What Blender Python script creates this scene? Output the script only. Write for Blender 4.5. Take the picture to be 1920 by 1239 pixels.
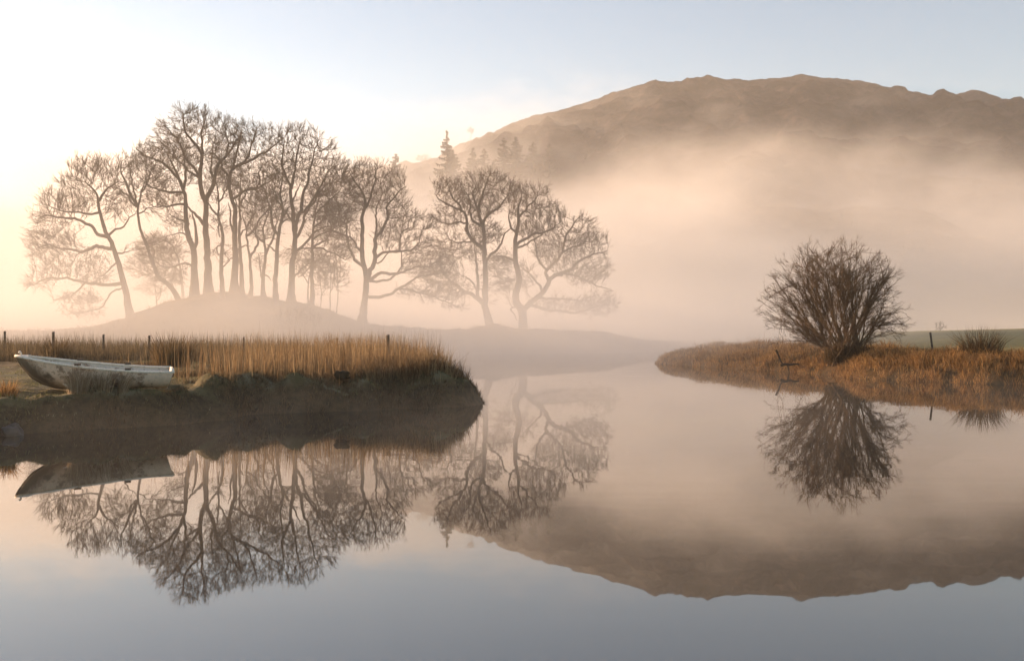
import bpy, math, random
import numpy as np
from mathutils import Vector

for o in list(bpy.data.objects):
    bpy.data.objects.remove(o)
scene = bpy.context.scene
COL = scene.collection
R = math.radians

# ------------------------------------------------------------------ camera
CAM_Z = 1.7
FPX = 1867.0            # focal length in photo pixels (photo 1920 wide, horizon at row 628)
cam_d = bpy.data.cameras.new('camera')
cam_d.sensor_width = 36.0
cam_d.lens = 36.0 * FPX / 1920.0
cam_d.shift_y = 8.5 / 1920.0
cam_d.clip_start = 0.1
cam_d.clip_end = 5000
cam = bpy.data.objects.new('camera', cam_d)
COL.objects.link(cam)
cam.location = (0, 0, CAM_Z)
cam.rotation_euler = (R(90), 0, 0)
scene.camera = cam

# ------------------------------------------------------------------ light
SUN_AZ, SUN_EL = -60.0, 11.0        # degrees left of the view axis, above the horizon
world = bpy.data.worlds.new('World')
scene.world = world
world.use_nodes = True
wn = world.node_tree
sky = wn.nodes.new('ShaderNodeTexSky')
sky.sky_type = 'NISHITA'
sky.sun_disc = False
sky.sun_elevation = R(SUN_EL)
sky.sun_rotation = R(SUN_AZ)
sky.air_density = 1.0
sky.ozone_density = 1.05
sky.dust_density = 0.15
bg = wn.nodes['Background']
bg.inputs['Strength'].default_value = 0.062
wn.links.new(sky.outputs[0], bg.inputs['Color'])

sun_d = bpy.data.lights.new('sun', 'SUN')
sun_d.energy = 5.0
sun_d.angle = R(0.5)
sun_d.color = (1.0, 0.645, 0.385)
sun = bpy.data.objects.new('sun', sun_d)
COL.objects.link(sun)
sdir = Vector((math.sin(R(SUN_AZ)) * math.cos(R(SUN_EL)), math.cos(R(SUN_AZ)) * math.cos(R(SUN_EL)), math.sin(R(SUN_EL))))
sun.rotation_euler = sdir.to_track_quat('Z', 'Y').to_euler()
sun.location = sdir * 400

scene.view_settings.view_transform = 'Standard'
scene.view_settings.look = 'None'
scene.view_settings.exposure = 1.86
scene.view_settings.gamma = 1.0
scene.view_settings.use_curve_mapping = False
cy = scene.cycles
cy.use_denoising = True
cy.use_adaptive_sampling = True
cy.adaptive_threshold = 0.02
cy.max_bounces = 8
cy.diffuse_bounces = 2
cy.glossy_bounces = 2
cy.transmission_bounces = 2
cy.volume_bounces = 4
cy.transparent_max_bounces = 12
cy.volume_max_steps = 256

# ------------------------------------------------------------------ helpers
def W(u, v, d):
    """photo pixel at a distance along the view axis -> world point"""
    return np.array([(u - 960.0) / FPX * d, d, CAM_Z - (v - 628.0) / FPX * d])

def mesh_np(name, verts, faces, mat=None, smooth=False):
    """faces: list of int arrays with equal columns (n,3) or (n,4)"""
    me = bpy.data.meshes.new(name)
    verts = np.asarray(verts, dtype=np.float32)
    me.vertices.add(len(verts))
    me.vertices.foreach_set('co', verts.ravel())
    loops = np.concatenate([np.asarray(f).ravel() for f in faces]).astype(np.int32)
    sizes = np.concatenate([np.full(len(f), np.asarray(f).shape[1]) for f in faces]).astype(np.int32)
    starts = np.concatenate([[0], np.cumsum(sizes)[:-1]]).astype(np.int32)
    me.loops.add(len(loops))
    me.loops.foreach_set('vertex_index', loops)
    me.polygons.add(len(sizes))
    me.polygons.foreach_set('loop_start', starts)
    me.polygons.foreach_set('loop_total', sizes)
    if smooth:
        me.polygons.foreach_set('use_smooth', np.ones(len(sizes), dtype=bool))
    me.update(calc_edges=True)
    if mat:
        me.materials.append(mat)
    return me

def link(name, me, parent=None):
    o = bpy.data.objects.new(name, me)
    COL.objects.link(o)
    if parent is not None:
        o.parent = parent
    return o

def tag(o, label=None, cat=None, group=None, kind=None):
    if label: o['label'] = label
    if cat: o['category'] = cat
    if group: o['group'] = group
    if kind: o['kind'] = kind
    return o

def empty(name, loc, label, cat, group=None):
    o = bpy.data.objects.new(name, None)
    o.empty_display_size = 0.3
    COL.objects.link(o)
    o.location = loc
    return tag(o, label, cat, group)

def smooth(a, b, x):
    t = np.clip((x - a) / (b - a), 0, 1)
    return t * t * (3 - 2 * t)

def vnoise(x, y, seed=0):
    """smooth value noise, -1..1"""
    rs = np.random.RandomState(seed)
    tab = rs.rand(256, 256) * 2 - 1
    xi = np.floor(x).astype(int); yi = np.floor(y).astype(int)
    fx = x - xi; fy = y - yi
    fx = fx * fx * (3 - 2 * fx); fy = fy * fy * (3 - 2 * fy)
    a = tab[yi & 255, xi & 255]; b = tab[yi & 255, (xi + 1) & 255]
    c = tab[(yi + 1) & 255, xi & 255]; d = tab[(yi + 1) & 255, (xi + 1) & 255]
    return (a * (1 - fx) + b * fx) * (1 - fy) + (c * (1 - fx) + d * fx) * fy

def fbm(x, y, seed=0, octs=4):
    s = 0; a = 1.0; t = 0
    for k in range(octs):
        s = s + a * vnoise(x * 2 ** k + 17.3 * k, y * 2 ** k + 5.1 * k, seed + k)
        t += a; a *= 0.5
    return s / t

def poly_sd(px, py, poly):
    """signed distance, positive inside"""
    P = np.asarray(poly, float)
    d = np.full(px.shape, 1e9); inside = np.zeros(px.shape, bool)
    for i in range(len(P)):
        ax, ay = P[i]; bx, by = P[(i + 1) % len(P)]
        ex, ey = bx - ax, by - ay
        t = np.clip(((px - ax) * ex + (py - ay) * ey) / (ex * ex + ey * ey), 0, 1)
        d = np.minimum(d, np.hypot(px - ax - t * ex, py - ay - t * ey))
        c = ((ay > py) != (by > py)) & (px < (bx - ax) * (py - ay) / (by - ay + 1e-12) + ax)
        inside ^= c
    return np.where(inside, d, -d)

# ------------------------------------------------------------------ materials
def new_mat(name):
    m = bpy.data.materials.new(name)
    m.use_nodes = True
    return m, m.node_tree, m.node_tree.nodes['Principled BSDF']

def ramp(nt, fac, stops):
    r = nt.nodes.new('ShaderNodeValToRGB')
    els = r.color_ramp.elements
    while len(els) < len(stops):
        els.new(0.5)
    for e, (p, c) in zip(els, stops):
        e.position = p; e.color = (*c, 1)
    nt.links.new(fac, r.inputs[0])
    return r.outputs[0]

def noise(nt, scale, detail=3, vec=None, rough=0.55, coord='Object'):
    n = nt.nodes.new('ShaderNodeTexNoise')
    n.inputs['Scale'].default_value = scale
    n.inputs['Detail'].default_value = detail
    n.inputs['Roughness'].default_value = rough
    if vec is None:
        tc = nt.nodes.new('ShaderNodeTexCoord')
        vec = tc.outputs[coord]
    nt.links.new(vec, n.inputs['Vector'])
    return n.outputs['Fac']

def math_n(nt, op, a, b=None, c=None, clamp=False):
    n = nt.nodes.new('ShaderNodeMath'); n.operation = op; n.use_clamp = clamp
    for i, v in enumerate((a, b, c)):
        if v is None: continue
        if isinstance(v, (int, float)): n.inputs[i].default_value = v
        else: nt.links.new(v, n.inputs[i])
    return n.outputs[0]

def maprange(nt, v, a, b, c, d, kind='SMOOTHSTEP'):
    n = nt.nodes.new('ShaderNodeMapRange'); n.interpolation_type = kind
    n.inputs['From Min'].default_value = a; n.inputs['From Max'].default_value = b
    n.inputs['To Min'].default_value = c; n.inputs['To Max'].default_value = d
    if kind == 'LINEAR': n.clamp = True
    nt.links.new(v, n.inputs['Value'])
    return n.outputs['Result']

def mixc(nt, fac, a, b):
    n = nt.nodes.new('ShaderNodeMix'); n.data_type = 'RGBA'
    for sock, v in ((n.inputs[0], fac), (n.inputs[6], a), (n.inputs[7], b)):
        if isinstance(v, (int, float)): sock.default_value = v
        elif isinstance(v, tuple): sock.default_value = (*v, 1)
        else: nt.links.new(v, sock)
    return n.outputs[2]

def bump(nt, bsdf, h, strength, dist):
    b = nt.nodes.new('ShaderNodeBump')
    b.inputs['Strength'].default_value = strength
    b.inputs['Distance'].default_value = dist
    nt.links.new(h, b.inputs['Height'])
    nt.links.new(b.outputs[0], bsdf.inputs['Normal'])

def mat_simple(name, stops, scale=6, rough=0.9, bstr=0.4, bdist=0.02, spec=0.2):
    m, nt, b = new_mat(name)
    f = noise(nt, scale, 4)
    nt.links.new(ramp(nt, f, stops), b.inputs['Base Color'])
    b.inputs['Roughness'].default_value = rough
    b.inputs['Specular IOR Level'].default_value = spec
    if bstr: bump(nt, b, noise(nt, scale * 3, 3), bstr, bdist)
    return m

M_bark = mat_simple('bark', [(0.3, (0.028, 0.020, 0.014)), (0.7, (0.075, 0.055, 0.040))], 5, 0.95, 0.5, 0.03)
M_twig = mat_simple('twig', [(0.3, (0.050, 0.034, 0.022)), (0.7, (0.095, 0.064, 0.040))], 1, 0.9, 0)
M_willow = mat_simple('willow_bark', [(0.3, (0.085, 0.057, 0.038)), (0.7, (0.18, 0.12, 0.072))], 3, 0.9, 0)
M_post = mat_simple('weathered_wood', [(0.3, (0.055, 0.040, 0.030)), (0.7, (0.13, 0.105, 0.085))], 9, 0.95, 0.5, 0.01)

def mat_blades(name, stops, transl=0.45, scale=0.9):
    """grass: colour differs from tuft to tuft; thin blades let light through"""
    m, nt, b = new_mat(name)
    geo = nt.nodes.new('ShaderNodeNewGeometry')
    f = math_n(nt, 'ADD', math_n(nt, 'MULTIPLY', noise(nt, scale, 4, rough=0.7), 0.6), math_n(nt, 'MULTIPLY', geo.outputs['Random Per Island'], 0.45))
    c = ramp(nt, f, stops)
    nt.links.new(c, b.inputs['Base Color'])
    b.inputs['Roughness'].default_value = 0.75
    b.inputs['Specular IOR Level'].default_value = 0.15
    t = nt.nodes.new('ShaderNodeBsdfTranslucent'); nt.links.new(c, t.inputs['Color'])
    mx = nt.nodes.new('ShaderNodeMixShader'); mx.inputs[0].default_value = transl
    out = nt.nodes['Material Output']
    nt.links.new(b.outputs[0], mx.inputs[1]); nt.links.new(t.outputs[0], mx.inputs[2])
    nt.links.new(mx.outputs[0], out.inputs['Surface'])
    return m

M_reed = mat_blades('reed', [(0.22, (0.060, 0.042, 0.026)), (0.5, (0.185, 0.118, 0.062)), (0.80, (0.42, 0.31, 0.18))])
M_dry = mat_blades('dry_grass', [(0.25, (0.056, 0.045, 0.028)), (0.5, (0.108, 0.082, 0.049)), (0.78, (0.20, 0.15, 0.086))])
M_turf = mat_blades('turf_grass', [(0.25, (0.070, 0.074, 0.024)), (0.5, (0.135, 0.128, 0.046)), (0.78, (0.27, 0.25, 0.16))], 0.35, 0.8)
M_straw = mat_blades('straw_grass', [(0.25, (0.080, 0.043, 0.018)), (0.5, (0.30, 0.165, 0.062)), (0.78, (0.54, 0.34, 0.15))])
M_rush = mat_blades('rush', [(0.25, (0.045, 0.034, 0.020)), (0.5, (0.085, 0.060, 0.032)), (0.75, (0.15, 0.10, 0.05))])

# ------------------------------------------------------------------ terrain
LEFT = [(-40, 10), (-14, 13.6), (-8.9, 15.6), (-8.35, 17.1), (-7.7, 17.9), (-7.0, 18.4), (-6.2, 19.1), (-5.75, 20.2), (-5.7, 21.2),
        (-4.6, 21.7), (-3.15, 22.6), (-2.0, 23.2), (-1.1, 23.6), (-0.75, 24.4), (-0.75, 25.6), (-1.2, 28), (-2.2, 32), (-4.2, 40), (-8, 50),
        (-13, 60), (-15, 70), (-11, 80), (-3, 88), (6, 94), (14, 98), (24, 103), (40, 114), (90, 130), (420, 150), (900, 160),
        (900, 1400), (-900, 1400), (-900, 10)]
RIGHT = [(60, 8), (30, 24), (21, 31), (17.4, 33.8), (15.9, 35.4), (14.5, 37), (13.3, 38.4), (13.2, 41), (13.3, 43), (12.6, 46), (11.4, 49), (9.8, 54),
         (8.3, 58.6), (8.4, 60.5), (12, 66), (20, 80), (36, 106), (60, 124), (120, 140), (300, 150), (300, 8)]
MOUND_U = np.array([-200, 60, 150, 205, 240, 270, 300, 330, 360, 395, 420, 450, 480, 510, 545, 585, 620, 650, 680, 720, 800, 870, 905, 925, 945, 975, 1010, 1080, 1150, 1200, 1300, 2000])
MOUND_V = np.array([622, 620, 618, 613, 604, 593, 577, 566, 560, 548, 547, 553, 556, 559, 566, 574, 586, 598, 606, 611, 618, 618, 612, 607, 610, 617, 615, 618, 621, 634, 645, 645])
MD = 94.0
MOUND_X = (MOUND_U - 960) / FPX * MD
MOUND_Z = CAM_Z - (MOUND_V - 628) / FPX * MD

_hr = np.random.RandomState(77)
_edge = np.array([(-9.2, 16.2), (-8.4, 17.2), (-7.6, 18.0), (-6.6, 18.8), (-5.9, 20.0), (-5.5, 21.3), (-4.6, 21.8), (-3.4, 22.6), (-2.2, 23.2), (-1.2, 23.8)])
HUMMOCKS = []
for k_ in range(44):
    f_ = _hr.rand() * 8.99; i_ = int(f_); p_ = _edge[i_] + (_edge[i_ + 1] - _edge[i_]) * (f_ - i_)
    HUMMOCKS.append((p_[0] - _hr.uniform(-0.1, 0.5), p_[1] + _hr.uniform(0.0, 1.1), _hr.uniform(0.16, 0.38), _hr.uniform(0.06, 0.22) * (1 if p_[0] > -5.9 else 0.55)))
def ground_h(x, y):
    x = np.asarray(x, float); y = np.asarray(y, float)
    sl = poly_sd(x, y, LEFT) + (0.42 - 0.24 * smooth(-3.5, -1.0, x)) * fbm(x * 0.9, y * 0.9, 3, 3) + 0.25 * smooth(40, 60, y) * fbm(x * 0.3, y * 0.3, 5, 3)
    sr = poly_sd(x, y, RIGHT) + 0.40 * fbm(x * 0.6, y * 0.6, 8, 3)
    lump = fbm(x * 1.3, y * 1.3, 21, 4)
    hl = -0.7 + 1.28 * smooth(-0.55, 0.45, sl) + 0.10 * smooth(0.2, 3.0, sl) + (0.16 * lump + 0.12 * (1 - smooth(1.0, 3.0, sl)) * fbm(x * 1.9, y * 1.9, 25, 3)) * smooth(-0.3, 0.3, sl) * (1 - 0.3 * smooth(40, 80, y))
    back = smooth(62, 86, y)
    prof = np.interp(x, MOUND_X, MOUND_Z)
    hump = np.exp(-((y - MD) / 11.0) ** 2) * (y < MD) + (y >= MD) * np.exp(-((y - MD) / 16.0) ** 2)
    flat = np.minimum(prof, 1.6)
    hl = hl + smooth(0, 6, sl) * (back * np.maximum(flat - 0.68, 0) * 1.0 + np.maximum(prof - flat, 0) * hump * (1 + 0.10 * fbm(x * 0.5, y * 0.5, 27, 4))) + 0.22 * back * fbm(x * 0.8, y * 0.8, 28, 3) * smooth(0, 3, sl)
    hl = hl + smooth(130, 260, y) * 4.0 * (sl > 0)
    nearm = (y < 27) & (x < 1) & (x > -11)
    if nearm.any():
        xs_, ys_ = x[nearm], y[nearm]; add = np.zeros(xs_.shape)
        for hx, hy, hs, hh in HUMMOCKS: add = np.maximum(add, hh * np.exp(-(((xs_ - hx) ** 2 + (ys_ - hy) ** 2) / (hs * hs)) ** 1.5))
        hl[nearm] += add * smooth(-0.35, 0.1, sl[nearm])
    hr = -0.7 + 1.05 * smooth(-0.9, 0.8, sr) + 0.45 * smooth(0.3, 4, sr) + 0.16 * lump * smooth(-0.4, 0.5, sr) * (1 - smooth(5, 14, sr)) + 1.15 * smooth(13, 33, x) * smooth(42, 78, y) * smooth(1, 6, sr) + 0.5 * smooth(6, 30, sr)
    return np.maximum(hl, hr), sl, sr

def axis(knots, steps):
    out = [knots[0]]
    for (a, b), s in zip(zip(knots[:-1], knots[1:]), steps):
        n = max(1, int(round((b - a) / s)))
        out += list(a + (b - a) * (np.arange(n) + 1) / n)
    return np.array(out)

gx = axis([-900, -300, -120, -60, -24, -11, 1, 8, 22, 40, 80, 200, 900], [60, 15, 1.6, 1.0, 0.45, 0.14, 0.5, 0.3, 0.7, 1.4, 6, 50])
gy = axis([6, 15, 27, 34, 62, 84, 112, 150, 300, 900], [1.0, 0.12, 0.26, 0.45, 0.9, 0.7, 1.5, 10, 60])
GX, GY = np.meshgrid(gx, gy)
GZ, GSL, GSR = ground_h(GX, GY)
nv = np.stack([GX, GY, GZ], -1).reshape(-1, 3)
ny, nx = GX.shape
idx = np.arange(ny * nx).reshape(ny, nx)
quads = np.stack([idx[:-1, :-1], idx[:-1, 1:], idx[1:, 1:], idx[1:, :-1]], -1).reshape(-1, 4)

M_ground, nt, b = new_mat('ground')
geo = nt.nodes.new('ShaderNodeNewGeometry')
sep = nt.nodes.new('ShaderNodeSeparateXYZ'); nt.links.new(geo.outputs['Position'], sep.inputs[0])
sepn = nt.nodes.new('ShaderNodeSeparateXYZ'); nt.links.new(geo.outputs['Normal'], sepn.inputs[0])
n1 = noise(nt, 0.9, 6, geo.outputs['Position'], 0.7)
n2 = noise(nt, 6.0, 4, geo.outputs['Position'], 0.7)
turf = ramp(nt, n1, [(0.30, (0.060, 0.052, 0.024)), (0.5, (0.115, 0.095, 0.046)), (0.68, (0.22, 0.20, 0.14))])
straw = ramp(nt, n1, [(0.3, (0.07, 0.04, 0.018)), (0.7, (0.18, 0.105, 0.04))])
field = ramp(nt, n1, [(0.3, (0.17, 0.14, 0.045)), (0.7, (0.29, 0.235, 0.085))])
soil = ramp(nt, n2, [(0.3, (0.030, 0.021, 0.012)), (0.7, (0.10, 0.068, 0.038))])
heath = ramp(nt, n1, [(0.3, (0.07, 0.05, 0.025)), (0.7, (0.14, 0.10, 0.05))])
isr = maprange(nt, sep.outputs['X'], 5.5, 7.5, 0, 1)
far_r = maprange(nt, math_n(nt, 'SUBTRACT', sep.outputs['X'], math_n(nt, 'MULTIPLY', n2, 2.0)), 17.5, 19.5, 0, 1)
right_c = mixc(nt, far_r, straw, field)
back_l = maprange(nt, sep.outputs['Y'], 26, 34, 0, 1)
left_c = mixc(nt, back_l, turf, heath)
top = mixc(nt, isr, left_c, right_c)
steep = maprange(nt, math_n(nt, 'ADD', sepn.outputs['Z'], math_n(nt, 'MULTIPLY', math_n(nt, 'SUBTRACT', n2, 0.5), 0.5)), 0.66, 0.90, 1, 0)
steep = math_n(nt, 'MULTIPLY', steep, maprange(nt, sep.outputs['Z'], 0.45, 0.80, 1.0, 0.2))
nt.links.new(mixc(nt, steep, top, soil), b.inputs['Base Color'])
b.inputs['Roughness'].default_value = 0.95
b.inputs['Specular IOR Level'].default_value = 0.1
bump(nt, b, n2, 0.8, 0.06)
ground = link('ground', mesh_np('ground', nv, [quads], M_ground, True))
tag(ground, kind='structure')

# water: one sheet
M_water, nt, b = new_mat('water')
b.inputs['Base Color'].default_value = (0.012, 0.013, 0.012, 1)
b.inputs['Roughness'].default_value = 0.015
b.inputs['IOR'].default_value = 2.2
geo = nt.nodes.new('ShaderNodeNewGeometry')
mp = nt.nodes.new('ShaderNodeMapping'); mp.inputs['Scale'].default_value = (0.35, 1.0, 1.0)
nt.links.new(geo.outputs['Position'], mp.inputs['Vector'])
rip = math_n(nt, 'MULTIPLY', noise(nt, 1.1, 2, mp.outputs[0]), maprange(nt, noise(nt, 0.12, 2, mp.outputs[0]), 0.35, 0.7, 0.25, 1.0))
bump(nt, b, rip, 0.13, 0.012)
me = mesh_np('water', [(-900, -60, 0), (900, -60, 0), (900, 400, 0), (-900, 400, 0)], [np.array([[0, 1, 2, 3]])], M_water)
tag(link('water', me), kind='structure')

# mountain
RU = np.array([100, 300, 430, 520, 600, 660, 700, 720, 760, 800, 830, 860, 880, 920, 950, 1000, 1050, 1100, 1150, 1200, 1216, 1222, 1236, 1260, 1300, 1325, 1340, 1360, 1400, 1440, 1480, 1497, 1520, 1560, 1600, 1640, 1665, 1700, 1750, 1790, 1806, 1820, 1838, 1850, 1880, 1900, 1920, 2000, 2200, 2600])
RV = np.array([640, 640, 610, 500, 370, 312, 309, 307, 303, 303, 290, 268, 263, 247, 232, 212, 203, 188, 170, 155, 150, 146, 150, 151, 150, 145, 142, 146, 147, 144, 140, 136, 140, 144, 148, 155, 163, 168, 177, 174, 169, 166, 174, 178, 184, 192, 205, 232, 285, 330])
YR = 700.0
mx_ = axis([-480, -200, 560, 760], [8, 2.2, 8])
my_ = axis([170, 560, 690, 715, 780], [7, 4, 1.6, 9])
MX, MY = np.meshgrid(mx_, my_)
rx = (RU - 960) / FPX * YR; rz = CAM_Z - (RV - 628) / FPX * YR
RZ = np.interp(MX, rx, rz)
# ridge smoothed towards the valley
for s_ in (1,):
    ker = np.hanning(41); ker /= ker.sum()
    xs = np.arange(-700, 1000, 2.0); zs = np.convolve(np.pad(np.interp(xs, rx, rz), 20, mode='edge'), ker, 'valid')
    RZS = np.interp(MX, xs, zs)
t = np.clip((MY - 175) / (YR - 175), 0, 1)
near = smooth(0.75, 1.0, t)
prof = 0.55 * t + 0.45 * smooth(0, 1, t)
MZ = (RZS * (1 - near) + RZ * near) * prof
n_ = fbm(MX / 60, MY / 60, 31, 5)
rid = 1 - np.abs(fbm(MX / 38, MY / 55, 41, 4)) * 2
MZ = MZ + (8 * n_ + 7 * rid - 9) * smooth(0.05, 0.4, t) * (1 - smooth(0.93, 0.985, t)) * np.clip(RZS / 100, 0, 1)
fine = fbm(MX / 5, MY / 5, 51, 4)
crag = np.abs(fbm(MX / 16, MY / 22, 61, 4)); crag2 = smooth(0.05, 0.35, fbm(MX / 30, MY / 40, 66, 4))
MZ = MZ + (4.2 * (0.35 - crag * 1.6) + 5.5 * crag2 - 2.5) * smooth(0.25, 0.5, t) * np.clip(RZS / 100, 0, 1) * (1 - 0.9 * smooth(0.88, 0.99, t))
MZ = MZ + 1.8 * fine * smooth(0.3, 0.6, t) - np.maximum(MY - YR - 2, 0) * 0.9 - 2
mv = np.stack([MX, MY, MZ], -1).reshape(-1, 3)
ny, nx = MX.shape
idx = np.arange(ny * nx).reshape(ny, nx)
quads = np.stack([idx[:-1, :-1], idx[:-1, 1:], idx[1:, 1:], idx[1:, :-1]], -1).reshape(-1, 4)
M_fell, nt, b = new_mat('fell')
geo = nt.nodes.new('ShaderNodeNewGeometry')
c = ramp(nt, noise(nt, 0.045, 9, geo.outputs['Position'], 0.75), [(0.40, (0.010, 0.011, 0.014)), (0.5, (0.028, 0.026, 0.030)), (0.62, (0.078, 0.062, 0.058))])
nt.links.new(c, b.inputs['Base Color']); b.inputs['Roughness'].default_value = 1.0
b.inputs['Specular IOR Level'].default_value = 0.0
bump(nt, b, noise(nt, 0.10, 9, geo.outputs['Position'], 0.75), 1.0, 5.0)
tag(link('mountain', mesh_np('mountain', mv, [quads], M_fell, True)), kind='structure')

def mountain_h(x, y):
    i = np.clip(np.searchsorted(mx_, x), 1, len(mx_) - 1); j = np.clip(np.searchsorted(my_, y), 1, len(my_) - 1)
    return float(MZ[j - 1:j + 1, i - 1:i + 1].mean())

# ------------------------------------------------------------------ air
def box_mesh(name, a, b_, mat):
    (x0, y0, z0), (x1, y1, z1) = a, b_
    v = [(x0, y0, z0), (x1, y0, z0), (x1, y1, z0), (x0, y1, z0), (x0, y0, z1), (x1, y0, z1), (x1, y1, z1), (x0, y1, z1)]
    f = np.array([[0, 3, 2, 1], [4, 5, 6, 7], [0, 1, 5, 4], [1, 2, 6, 5], [2, 3, 7, 6], [3, 0, 4, 7]])
    return mesh_np(name, v, [f], mat)

def vol_mat(name, colour, density, g):
    m = bpy.data.materials.new(name); m.use_nodes = True
    nt = m.node_tree; nt.nodes.clear()
    out = nt.nodes.new('ShaderNodeOutputMaterial')
    pv = nt.nodes.new('ShaderNodeVolumePrincipled')
    pv.inputs['Color'].default_value = (*colour, 1)
    pv.inputs['Density'].default_value = density
    pv.inputs['Anisotropy'].default_value = g
    pv.inputs['Density Attribute'].default_value = ''
    nt.links.new(pv.outputs[0], out.inputs['Volume'])
    return m, nt, pv

HAZE_D = 0.00034
M_haze, nt, pv = vol_mat('haze_air', (0.95, 0.92, 0.88), HAZE_D, 0.25)
tag(link('haze', box_mesh('haze', (-905, -70, -2), (905, 905, 200), M_haze)), kind='stuff')

def mist_mat(name, near_):
    m, nt, pv = vol_mat(name, (0.97, 0.94, 0.92), 0, 0.13)
    geo = nt.nodes.new('ShaderNodeNewGeometry')
    sep = nt.nodes.new('ShaderNodeSeparateXYZ'); nt.links.new(geo.outputs['Position'], sep.inputs[0])
    x, y, z = sep.outputs
    mp = nt.nodes.new('ShaderNodeMapping')
    nt.links.new(geo.outputs['Position'], mp.inputs['Vector'])
    if near_:
        mp.inputs['Scale'].default_value = (0.06, 0.06, 0.16)
        n = noise(nt, 1.0, 2, mp.outputs[0])
        zz = math_n(nt, 'ADD', math_n(nt, 'DIVIDE', z, 8.3), math_n(nt, 'MULTIPLY', math_n(nt, 'SUBTRACT', n, 0.5), 1.1))
        fall = math_n(nt, 'POWER', maprange(nt, zz, -0.3, 1.4, 1, 0), 1.6)
        fall = math_n(nt, 'ADD', fall, math_n(nt, 'MULTIPLY', maprange(nt, z, 4, 24, 1, 0), 0.055))
        A = math_n(nt, 'MULTIPLY', maprange(nt, y, 43, 66, 0.002, 0.057), maprange(nt, x, 19, 33, 1.0, 0.28))
    else:
        mp.inputs['Scale'].default_value = (0.013, 0.010, 0.024)
        n = noise(nt, 1.0, 5, mp.outputs[0], 0.6)
        H = math_n(nt, 'MAXIMUM', math_n(nt, 'SUBTRACT', math_n(nt, 'MULTIPLY', y, 0.212), 18.0), 12.0)
        bell = math_n(nt, 'POWER', 2.718, math_n(nt, 'MULTIPLY', math_n(nt, 'POWER', math_n(nt, 'DIVIDE', math_n(nt, 'SUBTRACT', x, 40.0), 90.0), 2.0), -1.0))
        H = math_n(nt, 'ADD', H, math_n(nt, 'MULTIPLY', bell, 9.0))
        zz = math_n(nt, 'ADD', math_n(nt, 'DIVIDE', z, H), math_n(nt, 'MULTIPLY', math_n(nt, 'SUBTRACT', n, 0.5), 2.1))
        fall = math_n(nt, 'POWER', maprange(nt, zz, 0.35, 1.32, 1, 0), 1.5)
        A = maprange(nt, y, 170, 320, 0.016, 0.013)
    nt.links.new(math_n(nt, 'MULTIPLY', A, fall), pv.inputs['Density'])
    return m
M_m1 = mist_mat('ground_mist', True)
M_m1.cycles.volume_step_rate = 0.6
tag(link('mist', box_mesh('mist', (-130, 42, 0.02), (150, 165, 24), M_m1)), kind='stuff')
def steam_mat():
    m, nt, pv = vol_mat('river_steam', (0.96, 0.93, 0.90), 0, 0.22)
    geo = nt.nodes.new('ShaderNodeNewGeometry')
    sep = nt.nodes.new('ShaderNodeSeparateXYZ'); nt.links.new(geo.outputs['Position'], sep.inputs[0])
    mp = nt.nodes.new('ShaderNodeMapping'); mp.inputs['Scale'].default_value = (0.45, 0.28, 0.9)
    nt.links.new(geo.outputs['Position'], mp.inputs['Vector'])
    n = noise(nt, 1.0, 3, mp.outputs[0])
    low = maprange(nt, sep.outputs['Z'], 0.0, 0.95, 1, 0)
    wisp = maprange(nt, n, 0.36, 0.68, 0.15, 1)
    edge = math_n(nt, 'MULTIPLY', maprange(nt, sep.outputs['Y'], 9, 17, 0, 1), maprange(nt, sep.outputs['X'], 2, 9, 1, 0.35))
    nt.links.new(math_n(nt, 'MULTIPLY', math_n(nt, 'MULTIPLY', low, wisp), math_n(nt, 'MULTIPLY', edge, 0.014)), pv.inputs['Density'])
    return m
M_m3 = steam_mat()
M_m3.cycles.volume_step_rate = 0.5
tag(link('river_mist', box_mesh('river_mist', (-16, 8, 0.02), (22, 41.9, 0.95), M_m3)), kind='stuff')
M_m2 = mist_mat('valley_mist', False)
M_m2.cycles.volume_step_rate = 0.5
tag(link('mist', box_mesh('mist', (-420, 165.01, 0.02), (700, 720, 185), M_m2)), kind='stuff')

# ------------------------------------------------------------------ bare trees
def tubes(p0, p1, r0, r1, d0, d1, sides):
    """frusta between rows of points; d0/d1 ring normals"""
    n = len(p0)
    def ring(p, r, d):
        ref = np.where(np.abs(d[:, 2:3]) > 0.9, np.array([[1.0, 0, 0]]), np.array([[0, 0, 1.0]]))
        a = np.cross(d, ref); a /= np.linalg.norm(a, axis=1, keepdims=True) + 1e-9
        b_ = np.cross(d, a)
        ang = np.arange(sides) * 2 * math.pi / sides
        return p[:, None] + r[:, None, None] * (np.cos(ang)[None, :, None] * a[:, None] + np.sin(ang)[None, :, None] * b_[:, None])
    v = np.concatenate([ring(p0, r0, d0), ring(p1, r1, d1)], 1).reshape(-1, 3)
    base = np.arange(n)[:, None] * 2 * sides
    k = np.arange(sides)
    f = np.stack([base + k, base + (k + 1) % sides, base + sides + (k + 1) % sides, base + sides + k], -1).reshape(-1, 4)
    return v, f

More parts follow.
